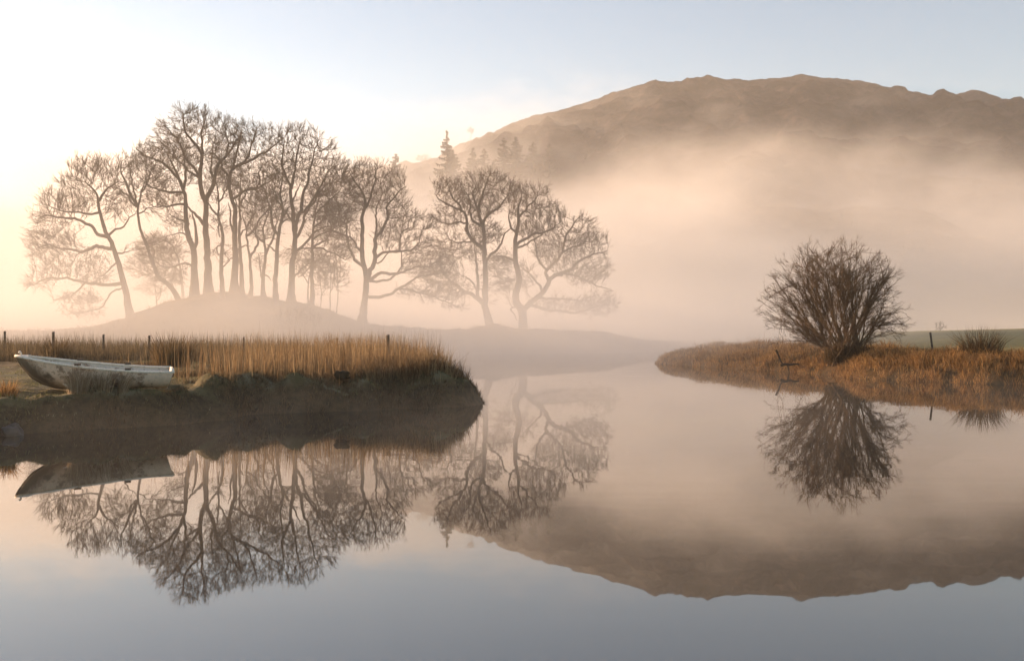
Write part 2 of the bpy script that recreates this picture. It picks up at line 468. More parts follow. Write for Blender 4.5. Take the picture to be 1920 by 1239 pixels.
def chain_mesh(pts, rad, sides, rs=None, rough=0.0):
    """one continuous tapering tube along a polyline"""
    pts = np.asarray(pts); n = len(pts)
    d = np.gradient(pts, axis=0); d /= np.linalg.norm(d, axis=1, keepdims=True) + 1e-9
    a = np.cross(d[0], [0, 1.0, 0.01]); a /= np.linalg.norm(a)
    v = []
    ang = np.arange(sides) * 2 * math.pi / sides
    for i in range(n):
        a = a - d[i] * a.dot(d[i]); a /= np.linalg.norm(a)
        b_ = np.cross(d[i], a)
        r = rad[i] * (1 + (rs.uniform(-rough, rough, sides) if rs is not None and rough else 0))
        r = np.broadcast_to(r, (sides,))
        v.append(pts[i] + r[:, None] * (np.cos(ang)[:, None] * a + np.sin(ang)[:, None] * b_))
    v.append(pts[-1:] + d[-1:] * rad[-1])
    v = np.concatenate(v)
    k = np.arange(sides)
    q = np.concatenate([np.stack([i * sides + k, i * sides + (k + 1) % sides, (i + 1) * sides + (k + 1) % sides, (i + 1) * sides + k], -1) for i in range(n - 1)])
    t = np.stack([(n - 1) * sides + k, (n - 1) * sides + (k + 1) % sides, np.full(sides, n * sides)], -1)
    return v, q, t

def resample(pts, step):
    pts = np.asarray(pts, float)
    seg = np.linalg.norm(np.diff(pts, axis=0), axis=1); s = np.concatenate([[0], np.cumsum(seg)])
    n = max(2, int(round(s[-1] / step)) + 1)
    t = np.linspace(0, s[-1], n)
    # smooth interpolation through the traced points
    out = np.stack([np.interp(t, s, pts[:, k]) for k in range(3)], 1)
    if n > 5:
        sm = out.copy(); sm[1:-1] = 0.25 * out[:-2] + 0.5 * out[1:-1] + 0.25 * out[2:]
        out = sm
    return out, t / s[-1]

class Tree:
    def __init__(self, seed):
        self.rs = np.random.RandomState(seed)
        self.pos = []; self.par = []; self.rad = []; self.chains = []

    def chain(self, pts, r0, r1, step, parent=None, flare=0.0, wob=0.0):
        p, t = resample(pts, step)
        if wob:
            w = np.cumsum(self.rs.normal(0, wob, p.shape), 0); w -= w[0] * 1.0
            w -= np.linspace(0, 1, len(p))[:, None] * w[-1]
            p = p + w
        r = r1 + (r0 - r1) * (1 - t) ** 0.8
        if flare:
            ln = np.linalg.norm(p - p[0], axis=1)
            r = r * (1 + flare * np.exp(-ln / (2.6 * r0)))
        base = len(self.pos)
        if parent is None:
            par = -1
        else:
            d = np.linalg.norm(np.array(self.pos) - p[0], axis=1)
            par = int(d.argmin())
            p[0] = self.pos[par] if False else p[0]
        for k in range(len(p)):
            self.pos.append(p[k]); self.rad.append(r[k])
            self.par.append(par if k == 0 else base + k - 1)
        c = np.concatenate([[self.pos[par]], p]) if par >= 0 else p
        rr = np.concatenate([[r[0]], r]) if par >= 0 else r
        self.chains.append((c, rr))

    def grow(self, att, step, kill, jit=0.3, up=0.0, iters=120, maxchild=3, protect=0, inertia=0.9):
        rs = self.rs
        pos = np.array(self.pos); par = list(self.par); n_sk = len(pos); self.n_sk = n_sk
        nch = np.zeros(len(pos), int)
        for p in par:
            if p >= 0: nch[p] += 1
        nch[:] = np.minimum(nch, 1)
        nd = np.full(len(att), 1e9); ni = np.zeros(len(att), int)
        def upd(start):
            P = pos[start:]
            for c in range(0, len(P), 400):
                d = np.linalg.norm(att[:, None] - P[None, c:c + 400], axis=2)
                j = d.argmin(1); dm = d[np.arange(len(att)), j]
                m = dm < nd
                nd[m] = dm[m]; ni[m] = j[m] + start + c
        # the bare lower trunk takes no shoots
        ok0 = protect
        upd(0) if ok0 == 0 else upd(ok0)
        nd_dir = np.zeros_like(pos)
        pa = np.array(par); mk = pa >= 0
        nd_dir[mk] = pos[mk] - pos[pa[mk]]
        nd_dir /= np.linalg.norm(nd_dir, axis=1, keepdims=True) + 1e-9
        for it in range(iters):
            if len(att) == 0: break
            u, inv = np.unique(ni, return_inverse=True)
            dv = att - pos[ni]; dv /= np.linalg.norm(dv, axis=1, keepdims=True) + 1e-9
            acc = np.zeros((len(u), 3)); np.add.at(acc, inv, dv)
            acc /= np.linalg.norm(acc, axis=1, keepdims=True) + 1e-9
            acc += rs.normal(0, jit, acc.shape) + inertia * nd_dir[u] * (u >= n_sk)[:, None]; acc[:, 2] += up
            acc /= np.linalg.norm(acc, axis=1, keepdims=True) + 1e-9
            keep = nch[u] < maxchild
            drop = ~keep[inv]
            newp = pos[u[keep]] + acc[keep] * step
            start = len(pos)
            nd_dir = np.concatenate([nd_dir, acc[keep]])
            pos = np.concatenate([pos, newp]); par += list(u[keep]); nch[u[keep]] += 1
            nch = np.concatenate([nch, np.zeros(len(newp), int)])
            live = ~drop
            att = att[live]; nd = nd[live]; ni = ni[live]
            if len(newp):
                upd(start)
            live = nd > kill
            att = att[live]; nd = nd[live]; ni = ni[live]
        self.P = pos; self.PAR = np.array(par)
        n = len(pos)
        # pipe model from the tips
        tip = 1.0
        ex = 1.95
        acc = np.zeros(n)
        hgt = np.zeros(n, int)
        haschild = np.zeros(n, bool); haschild[self.PAR[self.PAR >= 0]] = True
        for i in range(n - 1, -1, -1):
            if not haschild[i]: acc[i] = tip
            p = self.PAR[i]
            if p >= 0:
                acc[p] += acc[i]; hgt[p] = max(hgt[p], hgt[i] + 1)
        self.pipe = acc ** (1 / ex); self.hgt = hgt

    def branches(self, r_tip, r_max_frac=0.7):
        n = len(self.P); sk = self.n_sk
        r = np.zeros(n); r[:sk] = np.array(self.rad)
        r[sk:] = r_tip * self.pipe[sk:]
        for i in range(sk, n):
            p = self.PAR[i]
            r[i] = min(r[i], r[p] * (r_max_frac if p < sk else 1.0))
        self.R = r
        i = np.arange(sk, n); p = self.PAR[i]
        dirs = np.zeros((n, 3))
        dv = self.P[i] - self.P[p]; dirs[i] = dv / (np.linalg.norm(dv, axis=1, keepdims=True) + 1e-9)
        self.dirs = dirs
        d1 = dirs[i]; d0 = np.where((p >= sk)[:, None], dirs[p], d1)
        r0 = np.where(p >= sk, np.minimum(r[p], r[i] * 1.35), np.minimum(r[p], r[i] * 1.3))
        out = []
        thick = r[i] > 0.05
        for m, s in ((thick, 6), (~thick, 3)):
            if m.any():
                out.append(tubes(self.P[p][m], self.P[i][m], r0[m], r[i][m], d0[m], d1[m], s))
        return out

    def sprays(self, per_a, len_a, r_a, per_b, len_b, r_b, centre, hmax=6, outward=0.5, up=0.15, ang=0.55):
        """side shoots on the outer branches, each carrying fine pointed twigs"""
        rs = self.rs; sk = self.n_sk
        cand = np.where((self.hgt <= hmax) & (np.arange(len(self.P)) >= sk))[0]
        w = per_a * (1 + 0.8 * (self.hgt[cand] <= 1))
        cnt = np.floor(w + rs.rand(len(cand))).astype(int)
        src = np.repeat(cand, cnt); n = len(src)
        par = self.PAR[src]
        base = self.P[par] + (self.P[src] - self.P[par]) * rs.uniform(0.0, 1.0, (n, 1))
        def unit(a_): return a_ / (np.linalg.norm(a_, axis=1, keepdims=True) + 1e-9)
        d0 = unit(self.dirs[src] + rs.normal(0, ang, (n, 3)) + outward * unit(base - centre) + np.array([[0, 0, up]]))
        L = len_a * rs.uniform(0.5, 1.3, n)
        pts = [base]; ds = []
        d = d0
        for k in range(3):
            d = unit(d + rs.normal(0, 0.20, (n, 3)) + 0.10 * outward * unit(pts[-1] - centre) + np.array([[0, 0, up * 0.5]]))
            pts.append(pts[-1] + d * (L / 3)[:, None]); ds.append(d)
        rr = np.minimum(r_a * rs.uniform(0.7, 1.3, n), self.R[src] * 0.9)
        out = []
        for k in range(3):
            out.append(tubes(pts[k], pts[k + 1], rr * (1 - 0.22 * k), rr * (0.78 - 0.22 * k), ds[max(k - 1, 0)], ds[k], 3))
        # twigs
        m = n * per_b
        i = np.repeat(np.arange(n), per_b); f = rs.uniform(0.15, 3.0, m); k = np.minimum(f.astype(int), 2); a_ = (f - k)[:, None]
        PT = np.stack(pts, 1); DS = np.stack(ds, 1)
        b0 = PT[i, k] * (1 - a_) + PT[i, k + 1] * a_
        dt = unit(DS[i, k] + rs.normal(0, 0.42, (m, 3)) + 0.25 * outward * unit(b0 - centre) + np.array([[0, 0, up]]))
        tip = b0 + dt * (len_b * rs.uniform(0.4, 1.25, m))[:, None]
        ref = np.where(np.abs(dt[:, 2:3]) > 0.9, np.array([[1.0, 0, 0]]), np.array([[0, 0, 1.0]]))
        u = unit(np.cross(dt, ref)); v = np.cross(dt, u)
        q = np.arange(3) * 2 * math.pi / 3
        ring = b0[:, None] + r_b * (np.cos(q)[None, :, None] * u[:, None] + np.sin(q)[None, :, None] * v[:, None])
        vv = np.concatenate([ring, tip[:, None]], 1).reshape(-1, 3)
        o = np.arange(m)[:, None, None] * 4
        self.tri = (vv, (o + np.array([[[0, 1, 3], [1, 2, 3], [2, 0, 3]]])).reshape(-1, 3))
        return out

def join(parts):
    vs = []; fs = []; o = 0
    for v, f in parts:
        vs.append(v); fs.append(f + o); o += len(v)
    return np.concatenate(vs), np.concatenate(fs)

def blob_points(rs, blobs, d, dens):
    """attractors inside crown masses given in photo pixels around distance d"""
    out = []
    for bl in blobs:
        u, v, ru, rv = bl[:4]; dd = d + (bl[4] if len(bl) > 4 else 0)
        c = W(u, v, dd); a = ru / FPX * dd; b_ = rv / FPX * dd
        cdep = min(max(a, 0.5 * (a + b_)), 4.5) * 0.85
        vol = 4.19 * a * b_ * cdep
        n = int(max(14, dens * vol ** 0.8 * 2.0))
        q = rs.normal(0, 1, (n, 3)); q /= np.linalg.norm(q, axis=1, keepdims=True)
        q *= (rs.rand(n, 1) ** 0.42)
        out.append(c + q * np.array([a, cdep, b_]))
    return np.concatenate(out)

FULL = 1.0
def bare_tree(name, label, d, trunk, r, limbs, blobs, seed, group=None, dens=1.0, tw=1.7, twl=0.85, step=0.42, up=0.06, hang=None,
              trunk_r1=0.3, flare=0.9, low=0.45):
    T = Tree(seed); rs = T.rs
    g0 = W(*trunk[0], d)
    gh = float(ground_h(np.array([g0[0]]), np.array([d]))[0][0])
    pts = [W(u, v, d) for u, v in trunk]
    base = np.array([g0[0] + 0.0, d, min(gh - 0.15, g0[2] - 0.1)])
    if pts[1][2] > base[2] + 0.5: pts[0] = base
    else: pts.insert(0, base)
    r = r * 0.92
    root = empty(name, (base[0], d, gh), label, 'tree', group)
    T.chain(pts, r, max(r * trunk_r1 * 0.45, 0.03), 0.35, None, flare, 0.03)
    n_tr = len(T.pos)
    zt = np.array(T.pos)[:, 2]
    protect = int(n_tr * low)
    for lb in limbs:
        fr, px = lb[0], lb[1:]
        ln = np.array([0] + list(np.cumsum([math.hypot(px[k + 1][0] - px[k][0], px[k + 1][1] - px[k][1]) for k in range(len(px) - 1)])))
        dep = rs.uniform(-0.55, 0.55) * ln / FPX * d
        lp = [W(u, v, d + q) for (u, v), q in zip(px, dep)]
        T.chain(lp, r * fr, 0.032, 0.33, True, 0, 0.065)
    off = np.array([base[0], d, gh])
    for k, (c, rr) in enumerate(T.chains):
        v, q, t3 = chain_mesh(c - off, rr, 9 if k == 0 else 7, rs, 0.07)
        nm = 'trunk' if k == 0 else 'limb'
        link(nm, mesh_np(nm, v, [q, t3], M_bark, True), root)
    att = blob_points(rs, blobs, d, dens * 112)
    centre = np.array([att[:, 0].mean(), d, np.percentile(att[:, 2], 15)])
    T.grow(att, step, step * 1.4, 0.20, up, protect=protect, inertia=0.7)
    parts = T.branches(0.0165)
    parts += T.sprays(tw, twl, 0.0145, 9, 0.42, 0.0095, centre)
    v, f = join(parts)
    link('crown', mesh_np('crown', np.concatenate([v, T.tri[0]]) - off, [f, T.tri[1] + len(v)], M_twig), root)
    return root, len(f)

GM = 'bare trees crowded on the mound'
GS = 'bare oaks on the low far bank'
TREES = [
 dict(label='bare tree leaning left at the foot of the mound with long low drooping limbs', d=91, r=0.36, seed=1, group=GM,
  trunk=[(247,605),(240,571),(232,527),(223,491),(209,455),(200,439),(192,414),(186,395),(184,378),(181,362),(172,352),(160,341)],
  limbs=[(.5,(231,532),(206,537),(185,537),(160,530),(134,524),(110,521),(90,523),(70,532),(50,540)),
   (.28,(160,530),(152,548),(140,556),(100,562)),
   (.55,(207,467),(193,462),(180,459),(165,466),(150,471),(130,470),(110,464),(90,458),(62,466)),
   (.5,(202,445),(186,442),(175,427),(160,417),(148,413),(130,413),(115,410),(90,405),(72,412)),
   (.35,(205,440),(212,433),(222,428),(233,426),(236,415),(243,408),(255,400)),
   (.4,(184,378),(195,365),(205,355),(214,345),(222,335)),
   (.35,(188,398),(172,405),(155,400),(140,395),(120,396),(92,386)),
   (.28,(223,492),(214,498),(200,508),(186,518)),
   (.25,(230,540),(208,550),(197,565),(190,580),(150,588),(120,590)),
   (.3,(216,475),(228,474),(245,470))],
  blobs=[(178,322,52,24),(150,345,40,22),(125,380,50,26),(100,410,40,20),(100,455,50,26),(75,475,26,22),(110,500,45,20),(75,530,32,16),(150,560,40,12),(150,586,38,9),
   (215,385,30,26),(245,470,18,8),(170,500,30,22),(205,345,22,30),(165,520,40,14)]),
 dict(label='thin bare tree with a crooked bent trunk rising from the left slope of the mound', d=90, r=0.25, seed=2, group=GM,
  trunk=[(342,578),(330,553),(318,535),(307,524),(297,519),(291,503),(286,489),(280,470),(271,445),(263,425),(260,405),(258,389),(263,370),(268,350),(274,330)],
  limbs=[(.6,(258,388),(249,373),(243,355),(236,340),(230,320),(228,302)),(.4,(256,388),(240,368),(226,356),(217,353)),(.4,(259,390),(252,345),(247,320),(248,300)),
   (.35,(288,490),(291,475),(289,466)),(.35,(266,360),(280,335),(290,310)),(.3,(262,400),(275,392),(290,388))],
  blobs=[(236,318,16,30),(250,312,16,28),(275,322,24,36),(258,358,28,26),(285,352,22,24),(220,360,12,14),(285,392,20,14)], dens=0.75),
 dict(label='tall bare tree with a swollen burr halfway up its trunk, crown leaning left', d=92, r=0.38, seed=3, group=GM,
  trunk=[(366,560),(366,530),(365,510),(366,470),(361,450),(355,440),(353,415),(349,398),(349,370),(345,353),(335,330),(326,312),(315,292)],
  limbs=[(.55,(365,465),(369,454),(367,430),(362,415),(360,395)),(.4,(347,362),(330,364),(298,357),(280,347),(262,333)),(.4,(345,353),(345,330),(346,300),(340,282)),
   (.45,(340,345),(318,320),(302,307),(285,300),(268,291),(255,280)),(.35,(352,385),(330,380),(312,386),(296,388),(284,384)),(.35,(354,420),(335,408),(318,402)),
   (.3,(360,448),(340,436),(322,440)),(.3,(366,500),(340,490),(318,500),(300,498))],
  blobs=[(335,302,36,34),(308,335,38,24),(290,300,36,26),(270,285,22,16),(355,318,26,36),(330,270,26,18),(305,375,36,20),(330,415,26,20),(300,470,44,28),(310,510,40,22)]),
 dict(label='tallest bare tree on the mound, straight trunk forking under a broad domed crown', d=95, r=0.40, seed=4, group=GM,
  trunk=[(391,546),(391,541),(389,510),(388,470),(386,430),(384,410),(383,390),(384,378),(377,365),(374,345),(373,325),(376,305),(379,292),(371,278),(362,265),(350,253),(346,235),(343,215)],
  limbs=[(.6,(384,378),(389,371),(397,353),(402,335),(408,318),(416,300),(425,290),(435,276),(445,262),(455,248)),(.35,(378,294),(378,265),(376,250),(381,235),(387,218)),
   (.4,(373,328),(362,310),(350,290),(340,270),(330,254),(318,243),(306,236)),(.45,(381,420),(372,408),(360,396),(350,386),(340,384)),
   (.35,(400,340),(392,318),(394,295),(400,270)),(.3,(425,290),(428,270),(422,250)),(.35,(375,335),(355,318),(335,300),(318,285))],
  blobs=[(368,235,44,32),(352,222,30,18),(318,255,32,26),(300,275,26,20),(408,250,38,30),(435,262,26,22),(385,285,44,26),(340,285,30,26),(415,300,30,26),(362,210,34,10)]),
 dict(label='slender straight bare tree with a sparse crown between the two thickest trunks', d=90, r=0.24, seed=5, group=GM,
  trunk=[(418,562),(418,510),(418,469),(420,440),(415,425),(410,410),(409,400),(411,375),(408,358),(405,340)],
  limbs=[(.5,(409,404),(400,395),(392,385),(386,370)),(.4,(411,378),(420,362),(428,345)),(.4,(412,418),(405,428),(412,445)),(.4,(418,465),(408,460),(404,470),(410,478)),(.3,(419,500),(430,488),(440,480))],
  blobs=[(405,340,24,26),(425,352,20,24),(392,370,18,22),(412,470,20,14),(412,415,16,18)], dens=0.8),
 dict(label='thick dark bare tree with a crooked upper trunk and a crown sweeping right', d=95, r=0.36, seed=6, group=GM,
  trunk=[(440,546),(440,500),(440,460),(441,430),(440,410),(442,395),(438,388),(433,375),(430,360),(428,342),(430,325),(437,314),(440,295),(447,270),(452,255)],
  limbs=[(.55,(437,316),(457,305),(470,302),(480,297),(497,285),(515,275),(528,262)),(.4,(428,330),(418,311),(410,295),(396,280)),(.45,(433,374),(445,372),(455,367),(472,360),(490,352),(505,345),(515,335),(525,322)),
   (.4,(440,440),(432,420),(433,400),(428,380)),(.35,(458,304),(470,285),(478,262),(482,245)),(.3,(480,355),(488,340),(484,325),(492,310)),(.3,(442,470),(456,460),(470,462))],
  blobs=[(452,256,36,26),(488,265,36,30),(512,278,22,24),(455,305,42,26),(492,318,32,26),(430,330,34,26),(410,290,26,22),(515,325,20,20),(498,246,20,12)]),
 dict(label='narrow bare tree standing close against the right side of the thick dark trunk', d=96, r=0.24, seed=7, group=GM,
  trunk=[(453,553),(453,500),(452,460),(451,430),(453,410),(452,390),(452,376),(453,352),(452,335)],
  limbs=[(.5,(452,380),(462,365),(470,345)),(.4,(452,395),(444,385),(440,370)),(.4,(452,440),(462,430),(470,426))],
  blobs=[(452,345,26,30),(470,350,22,24),(462,400,20,20)], dens=0.9),
 dict(label='slim bare tree splitting into a wide V low above the mound', d=91, r=0.19, seed=8, group=GM,
  trunk=[(470,560),(471,530),(470,500),(468,488),(466,475),(463,460),(462,440),(463,425),(458,416),(454,405)],
  limbs=[(.75,(469,484),(478,470),(485,455),(484,446),(476,436),(478,420)),(.65,(462,442),(472,430),(483,417),(495,405),(506,392)),(.5,(463,425),(470,412),(480,395),(482,380)),(.35,(484,450),(496,448),(508,446))],
  blobs=[(482,388,34,34),(508,385,24,26),(462,390,20,24),(505,440,20,14),(490,425,24,18)], dens=0.8),
 dict(label='slim bare tree with flared roots and two forks on the right brow of the mound', d=94, r=0.2, seed=9, group=GM, flare=1.4,
  trunk=[(494,558),(494,540),(494,515),(497,490),(498,478),(494,455),(495,440),(494,425),(500,410),(506,398),(503,380)],
  limbs=[(.75,(498,482),(503,465),(511,450),(516,438),(518,420),(524,402)),(.5,(494,454),(484,446),(476,438),(468,428)),(.45,(494,515),(502,517),(508,526)),(.4,(490,520),(486,500),(489,488),(484,476))],
  blobs=[(502,372,28,36),(520,390,22,28),(480,430,18,18),(488,492,10,22)], dens=0.8),
 dict(label='bare tree with stout paired limbs just left of the big forked trunk', d=90, r=0.27, seed=10, group=GM,
  trunk=[(517,566),(516,520),(518,490),(520,465),(521,445),(524,425),(530,406),(527,383),(522,365),(525,350),(530,335),(533,318)],
  limbs=[(.6,(522,440),(512,428),(511,411),(507,390),(503,375),(500,360)),(.5,(530,406),(538,395),(546,388)),(.4,(524,425),(535,412),(546,408)),(.4,(527,385),(518,375),(516,360)),(.4,(519,470),(508,462),(500,458))],
  blobs=[(516,345,28,36),(508,310,22,24),(532,318,22,28),(500,370,22,24),(545,395,18,18)], dens=0.9),
 dict(label='big bare tree forking into many upright limbs, tallest on the right of the mound', d=93, r=0.33, seed=11, group=GM,
  trunk=[(547,567),(549,520),(549,495),(552,473),(554,455),(554,440),(552,420),(550,399),(548,376),(545,357),(548,345),(553,322),(555,310),(557,295),(560,280),(563,262)],
  limbs=[(.45,(546,355),(540,335),(533,320),(529,305),(530,285),(533,262)),(.6,(554,434),(560,418),(566,395),(568,372),(575,355),(581,340),(583,320),(588,300),(592,282),(596,265)),
   (.5,(557,444),(568,432),(574,405),(580,385),(590,370),(602,355),(616,344)),(.4,(570,398),(582,380),(590,360),(600,338),(615,322),(632,310)),
   (.45,(556,470),(570,455),(582,440),(592,428),(610,422),(632,430)),(.35,(551,520),(565,505),(580,495),(602,482)),(.35,(552,420),(540,405),(530,392),(520,390)),(.3,(548,376),(556,362),(562,345))],
  blobs=[(548,275,30,34),(566,262,30,26),(595,285,32,32),(618,315,30,30),(570,320,40,34),(540,325,26,30),(605,350,36,30),(632,330,24,26),(585,395,34,24),(625,400,34,24),(590,485,34,16),(545,252,30,10)]),
 dict(label='bare tree with arched limbs reaching right over the saplings', d=94, r=0.24, seed=12, group=GM,
  trunk=[(585,578),(584,530),(586,500),(588,470),(588,450),(588,435),(591,418),(592,397),(597,380),(600,362)],
  limbs=[(.55,(589,462),(600,455),(612,455),(617,445),(620,432)),(.5,(590,465),(610,472),(630,478),(648,488)),(.45,(588,466),(570,466),(557,470),(540,466)),(.5,(590,425),(605,410),(622,402),(640,400)),
   (.45,(592,400),(606,385),(622,370),(640,352)),(.4,(588,448),(602,438),(625,428),(645,440),(655,452)),(.3,(587,490),(575,505),(560,520))],
  blobs=[(612,365,36,32),(642,340,26,32),(652,375,24,24),(632,405,40,26),(615,440,36,20),(645,470,28,20),(600,500,34,18),(548,480,26,16)]),
 dict(label='very thin bare stem close to the left of the tree over the saplings', d=96, r=0.10, seed=13, group=GM, trunk_r1=0.5,
  trunk=[(577,578),(577,540),(578,520),(583,500),(588,485)], limbs=[(.6,(577,530),(570,515),(562,508))],
  blobs=[(575,505,20,14),(590,490,16,16)], dens=0.7),
 dict(label='wide spreading bare oak alone on low ground at the right foot of the mound', d=92, r=0.34, seed=14, group=GS, flare=0.9,
  trunk=[(679,606),(682,578),(684,555),(686,530),(687,516),(681,497),(679,475),(681,450),(681,430),(679,415),(682,400),(685,391),(683,372),(672,351),(662,336),(655,322)],
  limbs=[(.75,(690,520),(696,503),(701,482),(703,465),(705,445),(712,438),(720,425),(728,405),(729,390),(736,374),(748,362),(760,350)),
   (.5,(682,500),(668,488),(657,475),(653,460),(652,445),(650,428),(646,412)),(.4,(679,478),(668,460),(657,443),(640,438),(620,432),(602,428)),
   (.55,(692,524),(701,519),(714,511),(730,512),(746,507),(765,503),(785,498),(802,500)),(.4,(692,527),(710,527),(725,526),(740,519),(748,505),(749,480),(748,455)),
   (.45,(701,488),(707,480),(725,474),(745,472),(765,468),(780,458),(785,442),(791,430)),(.5,(690,556),(705,555),(720,553),(740,549),(755,540),(770,530),(785,524),(800,520),(820,515),(840,512)),
   (.3,(750,542),(785,550),(812,562),(840,570),(862,575)),(.4,(686,390),(694,368),(700,350),(705,328),(703,312)),(.35,(704,446),(705,420),(702,400),(710,380),(718,362)),
   (.3,(748,470),(750,440),(762,425),(772,408)),(.25,(708,494),(722,478),(732,462))],
  blobs=[(690,328,42,22),(735,345,32,26),(665,345,30,24),(690,372,50,28),(740,385,30,22),(752,410,36,30),(794,424,24,20),(794,420,16,14),(770,455,40,26),(640,440,34,34),(630,400,24,22),
   (800,500,55,24),(815,548,48,16),(735,440,36,24),(770,545,36,12),(845,575,24,8)]),
 dict(label='bare oak with a leaning twin stem and a domed crown, standing on a rooted hump', d=104, r=0.40, seed=15, group=GS, flare=0.6,
  trunk=[(922,611),(915,591),(909,573),(912,555),(911,530),(910,496),(909,475),(908,455),(908,435),(906,420),(901,405),(897,390),(904,369),(908,358),(912,345),(915,333)],
  limbs=[(.6,(907,571),(900,560),(896,550),(894,516),(892,490),(891,470),(890,455)),(.6,(903,567),(885,552),(870,545),(858,535),(848,525),(840,513),(828,508),(811,514),(790,522)),
   (.6,(909,474),(900,460),(888,451),(878,439),(873,430),(874,415),(872,405),(863,395),(850,388),(835,385),(825,375),(815,363)),(.35,(865,397),(856,377),(848,365),(841,350),(836,338)),
   (.4,(906,428),(891,422),(882,412),(880,400),(886,385),(878,370),(872,360)),(.45,(912,489),(925,478),(935,468),(942,455),(944,440),(950,430),(960,428)),
   (.45,(906,420),(912,411),(922,400),(935,390),(945,376),(955,362)),(.3,(874,418),(860,416),(845,420),(828,418)),(.3,(888,450),(870,455),(850,456),(838,448)),
   (.35,(900,398),(890,382),(888,365),(893,348)),(.3,(895,545),(880,520),(862,515))],
  blobs=[(915,346,32,24),(888,348,30,22),(852,358,40,24),(838,350,28,16),(890,385,56,30),(948,362,30,24),(840,412,34,22),(840,470,42,32),(830,515,46,24),(905,440,40,24),(930,500,26,20),(935,530,18,20),
   (850,545,36,18),(880,470,26,22)]),
 dict(label='double trunked bare oak nearest the open water, its low right limbs reaching over the bank', d=108, r=0.50, seed=16, group=GS, flare=0.5,
  trunk=[(982,616),(981,595),(980,580),(970,569),(967,560),(971,543),(974,525),(972,505),(969,490),(969,470),(968,455),(971,435),(973,420),(972,405),(972,388),(978,370)],
  limbs=[(.72,(981,584),(990,570),(1002,558),(1013,545),(1023,531),(1028,520),(1036,515),(1050,511),(1065,505),(1083,493),(1100,485),(1120,476),(1138,470)),
   (.35,(968,496),(960,485),(950,483),(935,482),(920,485)),(.4,(969,461),(978,453),(990,448),(1003,443),(1020,440),(1040,425),(1054,414)),(.3,(970,465),(985,458),(1002,446),(1030,430)),
   (.4,(1027,522),(1025,506),(1035,495),(1045,484),(1055,471),(1067,462),(1080,456),(1095,453),(1114,450)),(.3,(1055,471),(1056,456),(1062,440),(1075,420),(1088,405)),
   (.3,(1025,508),(1017,500),(1009,485),(1008,470),(1006,455),(1000,444)),(.3,(1050,511),(1068,516),(1085,518),(1105,530),(1125,540),(1142,541)),
   (.4,(996,572),(1020,577),(1040,580),(1065,582),(1085,580),(1110,575),(1140,572),(1156,571)),(.3,(1008,560),(1040,561),(1060,560),(1085,565),(1112,561)),
   (.25,(972,573),(964,577),(957,576),(964,590),(971,602)),(.3,(972,408),(985,392),(1000,378),(1012,365)),(.3,(1015,543),(1003,530),(994,515),(985,508)),(.3,(970,440),(958,428),(952,412),(955,395))],
  blobs=[(980,368,34,22),(1010,368,24,18),(990,395,42,24),(1028,400,30,22),(1050,412,20,20),(1005,430,44,20),(1092,428,26,26),(1110,455,28,28),(1122,500,26,28),(1070,462,44,26),(1095,515,44,22),
   (1060,500,30,26),(1110,572,48,20),(1050,572,44,16),(1145,572,18,16),(1030,475,34,28),(985,520,22,26),(945,490,24,16),(955,535,20,22)]),
]
for t_ in TREES:
    bare_tree('bare_tree', **t_)

# saplings and fainter trees behind the mound
for (px, vb, vt, d, r, blobs, sd, lab) in [
    (619, 590, 480, 96, 0.07, [(615, 510, 20, 34), (622, 480, 16, 20)], 31, 'thin bare sapling on the right slope of the mound, nearer to the arched tree'),
    (630, 594, 470, 97, 0.06, [(636, 520, 16, 30), (634, 490, 14, 20)], 32, 'thin straight bare sapling lowest on the right slope of the mound'),
    (291, 582, 540, 95, 0.06, [(292, 548, 14, 14)], 33, 'tiny bare sapling alone on the left slope of the mound'),
    (600, 585, 520, 97, 0.06, [(602, 530, 16, 24)], 34, 'short bare sapling beside the base of the arched tree')]:
    bare_tree('sapling', lab, d, [(px, vb), (px + 2, (vb + vt) / 2), (px, vt)], r, [(.7, (px + 1, (vb * .6 + vt * .4)), (px + 8, vb * .4 + vt * .6), (px + 10, vt))], blobs, sd,
              'saplings on the mound', dens=0.8, flare=0.2, twl=0.6, trunk_r1=0.4)
bare_tree('bare_tree', 'faint bare tree standing behind the bent trunk, mostly lost in mist', 118, [(345, 590), (343, 540), (338, 500), (330, 470)], 0.3,
          [(.5, (343, 530), (315, 515), (285, 520)), (.5, (340, 510), (310, 490), (280, 480)), (.4, (336, 490), (320, 460), (300, 445))],
          [(300, 470, 40, 30), (270, 500, 34, 22), (310, 520, 34, 20), (285, 540, 30, 12)], 41, GM, dens=0.8)

